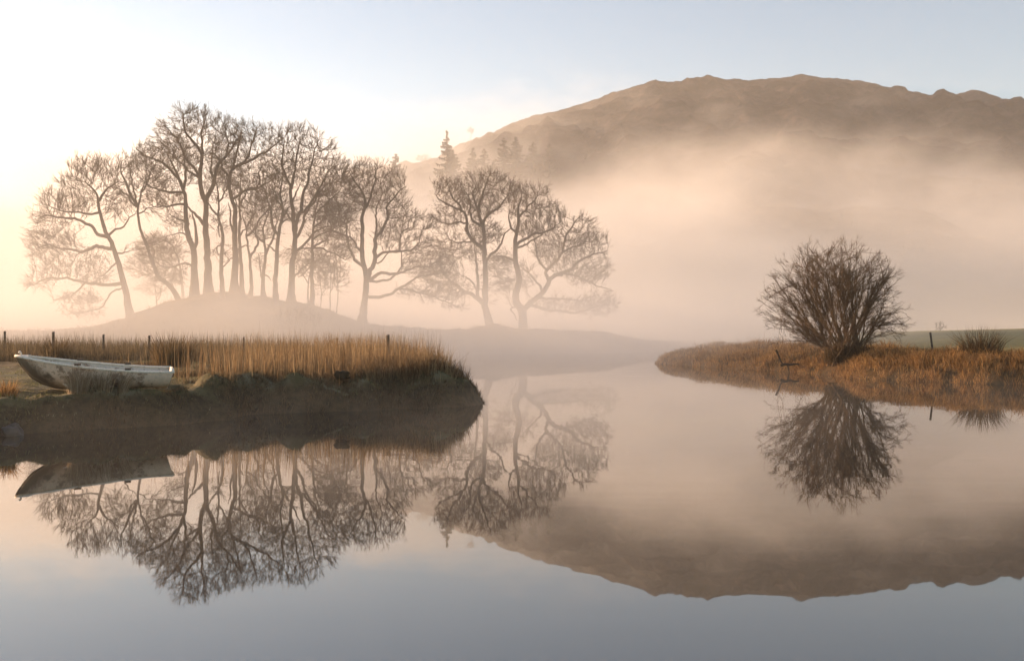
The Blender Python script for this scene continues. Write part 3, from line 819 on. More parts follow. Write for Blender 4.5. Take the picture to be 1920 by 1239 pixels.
# ------------------------------------------------------------------ willow bush on the right bank
def multi_stem(name, label, cat, d, base_uv, ends, blobs, seed, r0, step, tip, twn, twl, twr, mat, dens=1.0, spread_base=0.25, group=None, jit=0.22, bend=0.35):
    T = Tree(seed); rs = T.rs
    b0 = W(*base_uv, d)
    gh = float(ground_h(np.array([b0[0]]), np.array([d]))[0][0])
    b0[2] = gh - 0.05
    root = empty(name, (b0[0], d, gh), label, cat, group)
    off = np.array([b0[0], d, gh])
    for k, (u, v) in enumerate(ends):
        e = W(u, v, d); e[1] += rs.uniform(-1, 1) * abs(e[2] - b0[2]) * 0.35
        s = b0 + np.array([rs.uniform(-1, 1) * spread_base * 1.6, rs.uniform(-1, 1) * spread_base, 0.0])
        m = s * 0.5 + e * 0.5
        side = np.array([(e[0] - s[0]), (e[1] - s[1]), 0]) * bend * 0.5
        m = m + side; m[2] -= 0.10 * abs(e[2] - s[2]) * (1 if abs(e[0] - s[0]) > 0.6 * abs(e[2] - s[2]) else -0.2)
        t = np.linspace(0, 1, 6)[:, None]
        pts = s * (1 - t) ** 2 + 2 * m * t * (1 - t) + e * t * t
        T.chain(pts, r0 * rs.uniform(0.6, 1.1), r0 * 0.22, step * 1.3, None, 0.2, step * 0.07)
    for c, rr in T.chains:
        v_, q, t3 = chain_mesh(c - off, rr, 6, rs, 0.06)
        link('stem', mesh_np('stem', v_, [q, t3], mat, True), root)
    att = blob_points(rs, blobs, d, dens * 60)
    zt = np.array(T.pos)[:, 2]
    T.grow(att, step, step * 1.1, jit, 0.08)
    parts = T.branches(tip)
    parts += T.sprays(twn, twl, twr, 4, twl * 0.6, twr * 0.6, b0, 4, 0.5, 0.3)
    v_, f_ = join(parts)
    link('crown', mesh_np('crown', np.concatenate([v_, T.tri[0]]) - off, [f_, T.tri[1] + len(v_)], mat), root)
    return root, off

def willow_bush(name, label, cat, d, seed, mat):
    """stems that fork low down and fan out to a rounded envelope, with shoots and twigs pointing up and out"""
    rs = np.random.RandomState(seed)
    b0 = W(1588, 690, d); gh = float(ground_h(np.array([b0[0]]), np.array([d]))[0][0]); b0[2] = gh
    off = np.array([b0[0], d, gh])
    root = empty(name, off, label, cat)
    k = d / FPX
    cen = W(1562, 580, d); A = np.array([136 * k, 3.0, 134 * k])
    segs = []
    def curve(p0, m, p1, n):
        t = np.linspace(0, 1, n)[:, None]; q = p0 * (1 - t) ** 2 + 2 * m * t * (1 - t) + p1 * t * t
        q[1:-1] += rs.normal(0, 0.02, (n - 2, 3)); return q
    def put(q, r0, r1):
        rr = np.linspace(r0, r1, len(q)); dv = np.diff(q, axis=0); dv /= np.linalg.norm(dv, axis=1, keepdims=True) + 1e-9
        for j in range(len(q) - 1): segs.append((q[j], q[j + 1], rr[j], rr[j + 1], dv[max(j - 1, 0)], dv[j]))
    def at(q, t):
        f = t * (len(q) - 1); i = min(int(f), len(q) - 2); a_ = f - i
        dv = q[i + 1] - q[i]; return q[i] * (1 - a_) + q[i + 1] * a_, dv / (np.linalg.norm(dv) + 1e-9)
    def spread_(az, el, sd):
        v = np.array([math.cos(el) * math.cos(az), math.cos(el) * math.sin(az), math.sin(el)]) + rs.normal(0, sd, 3)
        v /= np.linalg.norm(v); v[2] = max(v[2], -0.55); return math.atan2(v[1], v[0]), math.asin(v[2])
    def envelope(az, el, q):
        v = np.array([math.cos(el) * math.cos(az), math.cos(el) * math.sin(az), math.sin(el)])
        return cen + v * A * q
    leaders = []
    n_pr = 30
    for i in range(n_pr):
        az = 2 * math.pi * (i + rs.rand()) / n_pr; el = math.asin(rs.uniform(-0.55, 0.96))
        tip = envelope(az, el, 0.62)
        p0 = b0 + np.array([rs.uniform(-0.8, 0.5), rs.uniform(-0.3, 0.3), -0.05])
        m = p0 * 0.55 + tip * 0.45 + np.array([(tip - p0)[0] * 0.12, (tip - p0)[1] * 0.12, -0.12])
        q = curve(p0, m, tip, 8); r = rs.uniform(0.028, 0.050)
        v_, qd, t3 = chain_mesh(q - off, np.linspace(r, r * 0.42, 8), 6, rs, 0.06)
        link('stem', mesh_np('stem', v_, [qd, t3], mat, True), root)
        leaders.append((q, r, az, el))
        for j in range(9):
            t = rs.uniform(0.22, 0.98); p, dr = at(q, t)
            e2 = envelope(*spread_(az, el, 0.40), rs.choice([1.0, 0.98, 0.94, 0.85, 0.7]))
            L = np.linalg.norm(e2 - p)
            q2 = curve(p, p + dr * L * 0.45 + np.array([0, 0, 0.0]), e2, 7); r2 = max(r * (1 - 0.6 * t) * 0.5, 0.010)
            put(q2, r2, 0.005)
            for s in range(int(7 + 7 * L)):
                t2 = rs.uniform(0.12, 1.0); p2, d2 = at(q2, t2)
                dd = d2 + rs.normal(0, 0.34, 3); dd[2] += 0.10; dd /= np.linalg.norm(dd)
                L2 = rs.uniform(0.25, 0.62) * (1.1 - 0.4 * t2)
                # stay inside the rounded outline
                x = (p2 + dd * L2 - cen) / A; lim = np.linalg.norm(x)
                if lim > 1.04: L2 *= max(0.25, 1 - (lim - 1.04) * 3)
                q3 = np.array([p2, p2 + dd * L2 * 0.5, p2 + (dd + rs.normal(0, 0.10, 3)) * L2]); put(q3, 0.0058, 0.003)
                for z in range(4):
                    p3, d3 = at(q3, rs.uniform(0.2, 1.0)); d3 = d3 + rs.normal(0, 0.38, 3); d3[2] += 0.12; d3 /= np.linalg.norm(d3)
                    put(np.array([p3, p3 + d3 * rs.uniform(0.10, 0.26)]), 0.0042, 0.002)
    S_ = [np.array([s_[j] for s_ in segs]) for j in range(6)]
    v_, f_ = tubes(*S_, 3)
    link('crown', mesh_np('crown', v_ - off, [f_], mat), root)
    return root, off
willow, w_off = willow_bush('willow_bush', 'big rounded leafless willow bush with many stems on the grassy bank', 'bush', 43.0, 61, M_willow)
# its main trunk
T = Tree(62)
for px, r in (([(1612, 690), (1609, 665), (1607, 645), (1604, 626), (1601, 606), (1606, 585)], 0.20), ([(1566, 690), (1572, 668), (1578, 648), (1576, 628), (1568, 605)], 0.13)):
    T.chain([W(u, v, 43.0) for u, v in px], r, 0.03, 0.15, None, 0.4, 0.01)
for c, rr in T.chains:
    v_, q, t3 = chain_mesh(c - w_off, rr, 8, T.rs, 0.08)
    link('trunk', mesh_np('trunk', v_, [q, t3], M_willow, True), willow)

multi_stem('shrub', 'pale leafless shrub in the mist on the near slope of the mound', 'shrub', 80.0, (560, 632), [(520, 598), (535, 585), (548, 580), (560, 578), (572, 580), (588, 588), (600, 600), (512, 612), (606, 615)],
    [(560, 604, 46, 24)], 63, 0.03, 0.25, 0.008, 1.2, 0.5, 0.008, M_twig, dens=1.0, spread_base=0.5)
for px, d, h, lab, sd in ((1662, 84, 605, 'thin leafless sapling far across the field behind the willow bush', 64), (1672, 86, 603, 'second thin far sapling, just beside the willow bush on its field side', 65),
                          (1762, 100, 608, 'small dead twiggy sapling beside the leaning fence post', 66)):
    bare_tree('sapling', lab, d, [(px, 632), (px + 1, 620), (px, h + 4)], 0.035, [(.7, (px, 622), (px + 5, 614), (px + 8, h + 4)), (.6, (px, 620), (px - 6, 613), (px - 8, h + 6))],
              [(px, h + 5, 12, 6)], sd, 'saplings by the field', dens=0.6, tw=1, twl=0.3, flare=0.1, step=0.2, trunk_r1=0.5, low=0.3)

# ------------------------------------------------------------------ grasses
def blades(P, h, w, lean, bend, rs, up=1.0):
    """n blades, five points each: root pair, middle pair, tip"""
    n = len(P)
    az = rs.uniform(0, 2 * math.pi, n)
    side = np.stack([np.cos(az), np.sin(az), np.zeros(n)], 1)
    L = np.array(lean)
    d1 = np.array([[0, 0, up]]) + L * 0.6
    d1 = d1 / np.linalg.norm(d1, axis=1, keepdims=True)
    d2 = np.array([[0, 0, up]]) + L * (1 + bend[:, None] * 2.0); d2[:, 2] -= bend
    d2 = d2 / (np.linalg.norm(d2, axis=1, keepdims=True) + 1e-9)
    mid = P + d1 * (h * 0.55)[:, None]
    tip = mid + d2 * (h * 0.5)[:, None]
    hw = (w * 0.5)[:, None] * side
    v = np.stack([P - hw, P + hw, mid + hw * 0.75, mid - hw * 0.75, tip], 1).reshape(-1, 3)
    b_ = np.arange(n)[:, None] * 5
    return v, b_ + np.array([[0, 1, 2, 3]]), b_ + np.array([[3, 2, 4]])

def field(name, mat, n, box, keep, hgt, wid, lean_s, bend, seed, lean_dir=(0, 0, 0), clump=None, tuft=1, tuft_r=0.1):
    rs = np.random.RandomState(seed)
    m = n // tuft
    x = rs.uniform(box[0], box[1], m)
    # fewer plants with distance
    t = rs.rand(m); y = box[2] * (box[3] / box[2]) ** t
    z, sl, sr = ground_h(x, y)
    p = keep(x, y, sl, sr)
    k = rs.rand(m) < p
    x, y, sl, sr = x[k], y[k], sl[k], sr[k]
    if tuft > 1:
        cx, cy_ = np.repeat(x, tuft), np.repeat(y, tuft)
        a = rs.uniform(0, 2 * math.pi, len(cx)); r = tuft_r * np.sqrt(rs.rand(len(cx)))
        ox, oy = r * np.cos(a), r * np.sin(a)
        hs = np.repeat(rs.uniform(0.55, 1.25, len(x)), tuft)
        x, y = cx + ox, cy_ + oy
        out = np.stack([ox, oy, 0 * ox], 1) / tuft_r
    else:
        out = np.zeros((len(x), 3)); hs = np.ones(len(x))
    z, sl, sr = ground_h(x, y)
    h = hgt(x, y, sl, sr) * hs * rs.uniform(0.6, 1.15, len(x))
    ok = (h > 0.02) & (z > -0.12)
    x, y, z, h, out = x[ok], y[ok], z[ok], h[ok], out[ok]
    ln = rs.normal(0, lean_s, (len(x), 3)); ln[:, 2] = 0
    ln = ln + np.array([lean_dir]) + out * lean_s * 1.6
    P = np.stack([x, y, z - 0.02], 1)
    v, q, t3 = blades(P, h, wid * rs.uniform(0.7, 1.3, len(x)) * np.clip(y / 22, 0.7, 2.2), ln, bend * rs.uniform(0.3, 1.3, len(x)), rs)
    o = link(name, mesh_np(name, v, [q, t3], mat))
    return tag(o, kind='stuff')

M_pale = mat_blades('pale_straw', [(0.25, (0.20, 0.14, 0.085)), (0.5, (0.34, 0.25, 0.16)), (0.78, (0.55, 0.44, 0.31))], 0.5)
M_fringe = mat_blades('fringe_grass', [(0.25, (0.036, 0.025, 0.014)), (0.5, (0.092, 0.060, 0.032)), (0.8, (0.19, 0.13, 0.065))], 0.25)
def U(x, y): return 960 + FPX * x / y

# short frosted turf round the boat
field('turf', M_turf, 80000, (-16, -0.5, 15.5, 40), lambda x, y, sl, sr: (sl > 0.05) * (0.35 + 0.65 * (vnoise(x * 1.1, y * 1.1, 71) > -0.3)),
      lambda x, y, sl, sr: 0.05 + 0.06 * np.clip(vnoise(x * 0.8, y * 0.8, 72), 0, 1), 0.014, 0.5, 0.4, 101)
# shaggy low tussocks on the turf right of the boat
field('bank_grass', M_dry, 90000, (-11, -0.4, 19.0, 34), lambda x, y, sl, sr: (sl > 0.0) * smooth(-7.4, -5.6, x - 0.16 * (y - 20) * 0 + 0.35 * np.maximum(y - 24, 0)) * (vnoise(x * 1.0, y * 1.0, 73) > -0.35),
      lambda x, y, sl, sr: (0.22 + 0.16 * smooth(0.6, 2.5, sl)) * (1 + 0.6 * vnoise(x * 0.9, y * 0.9, 74)), 0.013, 0.40, 0.8, 102, tuft=26, tuft_r=0.15)
# overhanging fringe along the undercut edge
field('bank_fringe', M_fringe, 110000, (-12, -0.3, 15.0, 28), lambda x, y, sl, sr: ((sl > -0.50) & (sl < 0.45)) * (0.25 + 0.75 * (vnoise(x * 1.6, y * 1.6, 95) > -0.15)),
      lambda x, y, sl, sr: (0.26 - 0.15 * smooth(-0.1, 0.25, sl)) * np.clip(1 + 1.1 * vnoise(x * 1.2, y * 1.2, 75), 0.3, 2.2), 0.013, 0.45, 1.7, 103, lean_dir=(0.1, -0.45, 0), tuft=26, tuft_r=0.14)
# reeds on the spit
REEDBED = lambda x, y, sl, sr: smooth(0.25, 1.0, sl) * np.maximum(smooth(-4.8, -3.2, x + 0.5 * vnoise(x * 0.9, y * 0.9, 91)), 0.22 * smooth(26.5, 29, y)) * (0.15 + 0.85 * (vnoise(x * 1.5, y * 1.5, 92) > -0.2))
field('reeds', M_reed, 150000, (-7.5, -0.4, 21.5, 36), REEDBED,
      lambda x, y, sl, sr: (0.32 + 0.30 * smooth(0.1, 1.2, sl)) * (0.50 + 0.50 * smooth(-5.2, -2.6, x)) * (1 + 0.45 * vnoise(x * 1.1, y * 1.1, 76) + 0.30 * vnoise(x * 3.1, y * 3.1, 93)), 0.012, 0.30, 0.9, 104, tuft=9, tuft_r=0.15)
field('reeds', M_reed, 16000, (-9, -0.3, 21.5, 38), lambda x, y, sl, sr: smooth(0.1, 1.0, sl) * smooth(-9, -5.0, x) * 0.6,
      lambda x, y, sl, sr: (0.50 + 0.55 * smooth(0.1, 1.2, sl)), 0.008, 0.10, 0.15, 114)
# tall dry grass over the meadow behind
TG = lambda x, y, sl, sr: (sl > 0.3) * smooth(0, 4, y - np.where(x < -6, 36 - 4.0 * smooth(-11, -6, x), 27)) * (0.35 + 0.65 * (vnoise(x * 0.5, y * 0.5, 77) > -0.25))
field('tall_grass', M_dry, 150000, (-36, -1, 27, 66), TG,
      lambda x, y, sl, sr: (0.60 + 0.26 * vnoise(x * 0.45, y * 0.45, 78)) * (0.72 + 0.28 * smooth(30, 38, y)), 0.012, 0.20, 0.5, 105, tuft=10, tuft_r=0.22)
field('tall_grass', M_dry, 22000, (-30, -1, 27, 55), TG, lambda x, y, sl, sr: 0.95 + 0.25 * vnoise(x * 0.45, y * 0.45, 84), 0.009, 0.12, 0.2, 115)
# straw coloured grass on the right bank
field('straw_grass', M_straw, 330000, (7.5, 34, 31, 66), lambda x, y, sl, sr: (sr > -0.35) * (1 - smooth(3.0, 6.5, sr + 1.5 * vnoise(x * 0.5, y * 0.5, 79))) * (0.55 + 0.45 * (vnoise(x * 0.9, y * 0.9, 80) > -0.35)),
      lambda x, y, sl, sr: (0.36 + 0.36 * smooth(0.2, 1.8, sr)) * (1 + 0.55 * vnoise(x * 0.7, y * 0.7, 81)), 0.011, 0.42, 1.3, 106, tuft=30, tuft_r=0.25)
field('straw_grass', M_dry, 60000, (9, 34, 31, 60), lambda x, y, sl, sr: ((sr > 0.3) & (sr < 8)) * (vnoise(x * 0.7, y * 0.7, 82) > 0.15),
      lambda x, y, sl, sr: 0.5 + 0 * x, 0.011, 0.35, 0.8, 107, tuft=30, tuft_r=0.2)
# the mound's rough grass
field('mound_grass', M_dry, 20000, (-62, 22, 66, 112), lambda x, y, sl, sr: (sl > 0.2) * 1.0, lambda x, y, sl, sr: 0.40 + 0.25 * vnoise(x * 0.3, y * 0.3, 83), 0.012, 0.3, 0.7, 108, tuft=6, tuft_r=0.2)

def tussock(label, u, d, n, h, rad, mat, seed, lean=0.35, bend=0.6, name='grass_tussock', cat='grass tussock', group=None, wid=0.012, dirv=(0, 0, 0), dz=0.0):
    rs = np.random.RandomState(seed)
    x0 = (u - 960) / FPX * d
    gz = float(ground_h(np.array([x0]), np.array([d]))[0][0]) + dz
    a = rs.uniform(0, 2 * math.pi, n); r = rad * np.sqrt(rs.rand(n))
    P = np.stack([r * np.cos(a), r * np.sin(a), np.full(n, -0.04)], 1)
    ln = P / rad * lean * 1.5 + rs.normal(0, lean * 0.5, (n, 3)) + np.array([dirv]); ln[:, 2] = 0
    v, q, t3 = blades(P, h * rs.uniform(0.5, 1.1, n), wid * rs.uniform(0.7, 1.3, n), ln, bend * rs.uniform(0.2, 1.2, n), rs)
    o = link(name, mesh_np(name, v, [q, t3], mat)); o.location = (x0, d, gz)
    return tag(o, label, cat, group)

GT = 'grass tussocks on the banks'
tussock('big spiky dark rush clump standing above the tall grass behind the boat stern', 325, 31, 420, 1.15, 0.50, M_rush, 201, 0.28, 0.3, 'rush_clump', 'rush clump', 'rush clumps', 0.024)
tussock('spiky rush clump by the fence post behind the boat bow', 105, 38, 200, 1.15, 0.4, M_rush, 202, 0.35, 0.3, 'rush_clump', 'rush clump', 'rush clumps', 0.026)
tussock('big dark rush clump on the bank at the edge of the green field', 1838, 38, 480, 1.4, 0.55, M_rush, 203, 0.36, 0.3, 'rush_clump', 'rush clump', 'rush clumps', 0.026)
tussock('warm brown grass tuft on the near bank left of the boat, at the picture edge', 10, 17.9, 300, 0.42, 0.16, M_straw, 204, 0.3, 0.5, group=GT)
tussock('pale straw grass tuft growing against the middle of the boat hull', 150, 18.3, 260, 0.52, 0.22, M_pale, 205, 0.28, 0.4, group=GT)
tussock('thin straw grass tuft against the hull, between the pale tuft and the leaning one', 192, 18.45, 170, 0.46, 0.16, M_pale, 206, 0.3, 0.4, group=GT)
tussock('small straw tuft leaning right against the stern half of the boat', 228, 18.65, 180, 0.44, 0.09, M_pale, 207, 0.12, 0.3, group=GT, dirv=(0.35, 0, 0))
tussock('low domed grass tussock on the frosty turf behind the boat', 214, 33, 500, 0.42, 0.40, M_dry, 208, 0.6, 1.5, group=GT)
tussock('low domed grass tussock behind the stern, beside the big rush clump', 283, 31, 500, 0.45, 0.42, M_dry, 209, 0.6, 1.5, group=GT)
tussock('small grass tuft hanging over the dark clod on the bank edge', 644, 22.85, 120, 0.26, 0.10, M_dry, 219, 0.5, 0.9, group=GT, dz=0.08)
tussock('shaggy dark grass tussock right of the boat stern', 350, 24, 600, 0.42, 0.36, M_dry, 210, 0.5, 1.0, group=GT)
tussock('shaggy grass tussock on the bank halfway between boat and reeds', 432, 25, 700, 0.55, 0.4, M_dry, 211, 0.45, 0.9, group=GT)
tussock('round dark tussock low on the straw bank right of the willow bush', 1668, 39.2, 700, 0.50, 0.42, M_rush, 212, 0.6, 1.3, group=GT)
tussock('brown tussock at the foot of the leaning fence post', 1728, 41, 600, 0.62, 0.40, M_rush, 213, 0.5, 0.8, group=GT)
tussock('brown tussock on the bank between willow bush and field', 1650, 45, 500, 0.65, 0.45, M_dry, 214, 0.4, 0.7, group=GT)
# tangle of dead stalks about the willow's foot
rs = np.random.RandomState(215); n = 2600
a = rs.uniform(0, 2 * math.pi, n); r = np.sqrt(rs.rand(n))
P = np.stack([1.05 * r * np.cos(a) + 0.05, 0.6 * r * np.sin(a), np.abs(rs.normal(0, 0.35, n))], 1)
ln = rs.normal(0, 0.8, (n, 3)); ln[:, 2] = 0
v, q, t3 = blades(P, rs.uniform(0.3, 0.8, n), np.full(n, 0.014), ln, rs.uniform(0.2, 1.2, n), rs)
link('brush', mesh_np('brush', v, [q, t3], M_rush), willow)

# ------------------------------------------------------------------ lumps, boulder, posts, driftwood
def rock_mesh(name, size, seed, mat, sub=3):
    import bmesh
    bm = bmesh.new(); bmesh.ops.create_icosphere(bm, subdivisions=sub, radius=1.0)
    co = np.array([v.co[:] for v in bm.verts])
    n_ = fbm(co[:, 0] * 1.6 + co[:, 2], co[:, 1] * 1.6 - co[:, 2] * 0.7, seed, 4)
    co = co * (1 + 0.6 * n_)[:, None] * np.array(size)
    for v_, c_ in zip(bm.verts, co): v_.co = c_
    for f_ in bm.faces: f_.smooth = True
    me = bpy.data.meshes.new(name); bm.to_mesh(me); bm.free(); me.materials.append(mat)
    return me
M_rock = mat_simple('wet_rock', [(0.3, (0.022, 0.018, 0.015)), (0.7, (0.09, 0.07, 0.054))], 5, 0.6, 0.6, 0.03, 0.4)
M_clod = mat_simple('earth', [(0.3, (0.020, 0.014, 0.008)), (0.7, (0.055, 0.038, 0.020))], 9, 0.95, 0.8, 0.03)
c = W(22, 800, 16.9)
o = link('boulder', rock_mesh('boulder', (0.20, 0.2, 0.16), 5, M_rock, 4)); o.location = (c[0], c[1], 0.02); tag(o, 'rounded grey brown boulder at the waterline under the near bank', 'boulder')
c = W(642, 712, 22.7)
o = link('turf_clod', rock_mesh('turf_clod', (0.17, 0.13, 0.11), 12, M_clod, 4)); o.location = (c[0], c[1], c[2] + 0.10); tag(o, 'dark clod of earth jutting up on the bank edge before the reeds', 'earth clod')

def post(label, u, vt, d, w, tilt=0.0, group='fence posts', h=None):
    x = (u - 960) / FPX * d
    gz = float(ground_h(np.array([x]), np.array([d]))[0][0])
    top_z = CAM_Z - (vt - 628) / FPX * d
    H = top_z - gz + 0.3
    rs = np.random.RandomState(int(u))
    v = []; S = 8
    for k, zz in enumerate(np.linspace(0, 1, 6)):
        ang = np.arange(S) * 2 * math.pi / S
        r = w * 0.5 * (1 + rs.uniform(-0.07, 0.07, S)) * (1 - 0.06 * zz)
        cx = tilt * zz * H
        v.append(np.stack([cx + r * np.cos(ang), r * np.sin(ang), np.full(S, zz * H) + (0.012 * np.cos(ang) if k == 5 else 0)], 1))
    v = np.concatenate(v + [np.array([[tilt * H, 0, H + 0.006]])])
    kk = np.arange(S)
    q = np.concatenate([np.stack([i * S + kk, i * S + (kk + 1) % S, (i + 1) * S + (kk + 1) % S, (i + 1) * S + kk], -1) for i in range(5)])
    t3 = np.stack([5 * S + kk, 5 * S + (kk + 1) % S, np.full(S, 6 * S)], -1)
    o = link('fence_post', mesh_np('fence_post', v, [q, t3], M_post)); o.location = (x, d, gz - 0.3)
    tag(o, label, 'fence post', group)
    return np.array([x, d, top_z])
P_ = [post('thin fence post above the grass at the picture edge, behind the boat bow', 9, 621, 41, 0.10),
      post('fence post in the grass by the rush clump, behind the boat bow', 100, 622, 40, 0.11),
      post('short fence post in the tall grass above the middle of the boat', 194, 627, 42, 0.10),
      post('fence post in the tall grass above the boat stern', 280, 629, 43, 0.11),
      post('thin fence post in the grass between the rush clump and the reeds', 457, 632, 45, 0.08),
      post('slim fence post half hidden in reeds, next to the thick post', 632, 634, 40, 0.08)]
post('thick weathered fence post rising clear of the orange reeds', 727, 628, 28, 0.105)
post('leaning old fence post in the rough grass by the green field', 1752, 623, 41, 0.09, -0.13)

c = W(930, 606, 103.5)
o = link('rock', rock_mesh('rock', (0.75, 0.6, 0.45), 15, M_rock, 4)); o.location = (c[0], c[1], float(ground_h(np.array([c[0]]), np.array([c[1]]))[0][0]) + 0.1); tag(o, 'squat rock lying against the foot of the leaning twin stemmed oak', 'rock')
# driftwood branch at the water's edge
T = Tree(71)
d = 45.0
for px, r in (([(1455, 656), (1459, 666), (1463, 676), (1470, 684)], 0.05), ([(1464, 685), (1474, 682), (1482, 685), (1488, 681), (1498, 683)], 0.075), ([(1476, 683), (1480, 700)], 0.04)):
    T.chain([W(u, v, d) for u, v in px], r, r * 0.45, 0.12, None, 0, 0.012)
c0 = W(1470, 688, d)
root = empty('driftwood', c0, 'dark driftwood branch with one upright limb at the water edge left of the willow', 'driftwood')
for k, (c, rr) in enumerate(T.chains):
    v_, q, t3 = chain_mesh(c - c0, rr, 7, T.rs, 0.12)
    nm = ('upright_limb', 'log', 'stub')[k]
    link(nm, mesh_np(nm, v_, [q, t3], M_bark, True), root)

# ------------------------------------------------------------------ rowing boat
def boat_paint(name, clean, dirt, amount, scale):
    m, nt, b = new_mat(name)
    n1 = noise(nt, scale, 6, rough=0.7); n2 = noise(nt, scale * 5, 4, rough=0.7)
    tc = nt.nodes.new('ShaderNodeTexCoord'); sp = nt.nodes.new('ShaderNodeSeparateXYZ'); nt.links.new(tc.outputs['Object'], sp.inputs[0])
    f = math_n(nt, 'ADD', math_n(nt, 'MULTIPLY', n1, 0.75), math_n(nt, 'MULTIPLY', n2, 0.25))
    m1 = maprange(nt, f, amount, amount + 0.10, 1, 0)
    c = mixc(nt, m1, clean, dirt)
    c2 = mixc(nt, maprange(nt, n2, 0.35, 0.7, 0, 0.35), c, (0.30, 0.26, 0.21))
    nt.links.new(c2, b.inputs['Base Color'])
    b.inputs['Roughness'].default_value = 0.55
    bump(nt, b, n2, 0.2, 0.004)
    return m, nt, b, sp, c2, n1
M_hull, nt, b, sp, c2, n1 = boat_paint('hull_paint', (0.72, 0.55, 0.42), (0.24, 0.155, 0.105), 0.42, 3.0)
# weed and mud cling to the forefoot and along the rubbing strake
mud = maprange(nt, math_n(nt, 'ADD', math_n(nt, 'SUBTRACT', math_n(nt, 'MULTIPLY', sp.outputs['X'], 0.9), sp.outputs['Z']), math_n(nt, 'MULTIPLY', math_n(nt, 'SUBTRACT', n1, 0.5), 0.9)), 1.50, 1.75, 0, 1)
nt.links.new(mixc(nt, mud, c2, (0.11, 0.08, 0.055)), b.inputs['Base Color'])
M_rim, *_ = boat_paint('rim_paint', (0.76, 0.67, 0.56), (0.30, 0.25, 0.20), 0.36, 5.0)
M_inner, *_ = boat_paint('inner_paint', (0.56, 0.51, 0.45), (0.16, 0.13, 0.10), 0.40, 3.5)
BL = 2.64
hd = np.array([-0.933, -0.36]); hd /= np.linalg.norm(hd)
stern = np.array([-6.80, 19.60])
cb = stern + hd * BL * 0.5
gb = float(ground_h(np.array([cb[0]]), np.array([cb[1]]))[0][0])
boat = empty('rowing_boat', (stern[0], stern[1], 0.665), 'old white rowing boat lying on the grassy near bank, hull stained with mud', 'rowing boat')
boat.rotation_euler = (R(-3.5), R(-0.5), math.atan2(hd[1], hd[0]))
S_ = np.array([0, .02, .05, .1, .17, .25, .35, .45, .55, .65, .75, .85, .93, 1.0])     # 0 bow, 1 stern
HB = np.interp(S_, [0, .02, .05, .1, .17, .25, .4, .55, .75, 1], [.035, .09, .17, .28, .39, .47, .57, .61, .60, .52])
SH = 0.345 + 0.27 * (1 - S_) ** 1.7
KE = np.interp(S_, [0, .02, .05, .1, .17, .25, .33, .45, 1], [.57, .48, .35, .22, .11, .04, .01, 0, .02])
NQ = 11
def section(hb, sh, ke, inset):
    q = np.linspace(0, 1, NQ)                       # gunwale .. keel
    yy = (hb - inset) * np.cos(q * math.pi / 2) ** 0.62
    zz = sh - (sh - ke - inset) * np.sin(q * math.pi / 2) ** 1.25
    return yy, zz
def shell(inset):
    rows = []
    for hb, sh, ke, s in zip(HB, SH, KE, S_):
        yy, zz = section(max(hb, inset + 0.004), sh, ke, inset)
        x = (1 - s) * BL - (0.03 if inset and s == 0 else 0)
        y_all = np.concatenate([yy, -yy[::-1][1:]]); z_all = np.concatenate([zz, zz[::-1][1:]])
        # transom rakes aft
        xr = x - (0.10 * (z_all - ke) / max(sh - ke, .01) if s > 0.99 else 0) + (0.02 if inset and s > 0.99 else 0)
        rows.append(np.stack([np.broadcast_to(xr, y_all.shape), y_all, z_all], 1))
    return np.array(rows)
def grid_faces(m, n, flip=False):
    i = np.arange(m * n).reshape(m, n)
    f = np.stack([i[:-1, :-1], i[:-1, 1:], i[1:, 1:], i[1:, :-1]], -1).reshape(-1, 4)
    return f[:, ::-1] if flip else f
so = shell(0.0); si = shell(0.022)
m_, n_ = so.shape[:2]
hull = link('hull', mesh_np('hull', so.reshape(-1, 3), [grid_faces(m_, n_)], M_hull, True), boat)
inner = link('inner_hull', mesh_np('inner_hull', si.reshape(-1, 3), [grid_faces(m_, n_, True)], M_inner, True), boat)
def slab(name, loop, thick, mat, parent=boat):
    """closed plate from a loop of points and an offset vector"""
    loop = np.asarray(loop, float); n = len(loop)
    v = np.concatenate([loop, loop + np.asarray(thick)])
    me = bpy.data.meshes.new(name)
    fs = [list(range(n))[::-1], list(range(n, 2 * n))] + [[k, (k + 1) % n, n + (k + 1) % n, n + k] for k in range(n)]
    me.from_pydata(v.tolist(), [], fs); me.update(); me.materials.append(mat)
    return link(name, me, parent)
slab('transom', so[-1] + np.array([0.002, 0, -0.002]), (0.03, 0, 0), M_hull)
def rect_tube(pts, w, h, mat, name, parent=boat):
    """rectangular section with softened corners along a line"""
    pts = np.asarray(pts); d = np.gradient(pts, axis=0); d /= np.linalg.norm(d, axis=1, keepdims=True)
    side = np.cross(d, [0, 0, 1.0]); side /= np.linalg.norm(side, axis=1, keepdims=True)
    prof = [(-w, -h * .6), (-w * .6, -h), (w * .6, -h), (w, -h * .6), (w, h * .6), (w * .6, h), (-w * .6, h), (-w, h * .6)]
    rows = np.stack([pts + a * side + np.array([0, 0, 1.0]) * b_ for a, b_ in prof], 1)
    m, n = rows.shape[:2]
    k = np.arange(n)
    q = np.concatenate([np.stack([i * n + k, i * n + (k + 1) % n, (i + 1) * n + (k + 1) % n, (i + 1) * n + k], -1) for i in range(m - 1)])
    caps = np.stack([[k[::-1]], [(m - 1) * n + k]], 0).reshape(2, n)
    return link(name, mesh_np(name, rows.reshape(-1, 3), [q, caps], mat, False), parent)
fine_s = np.linspace(0, 1, 30)
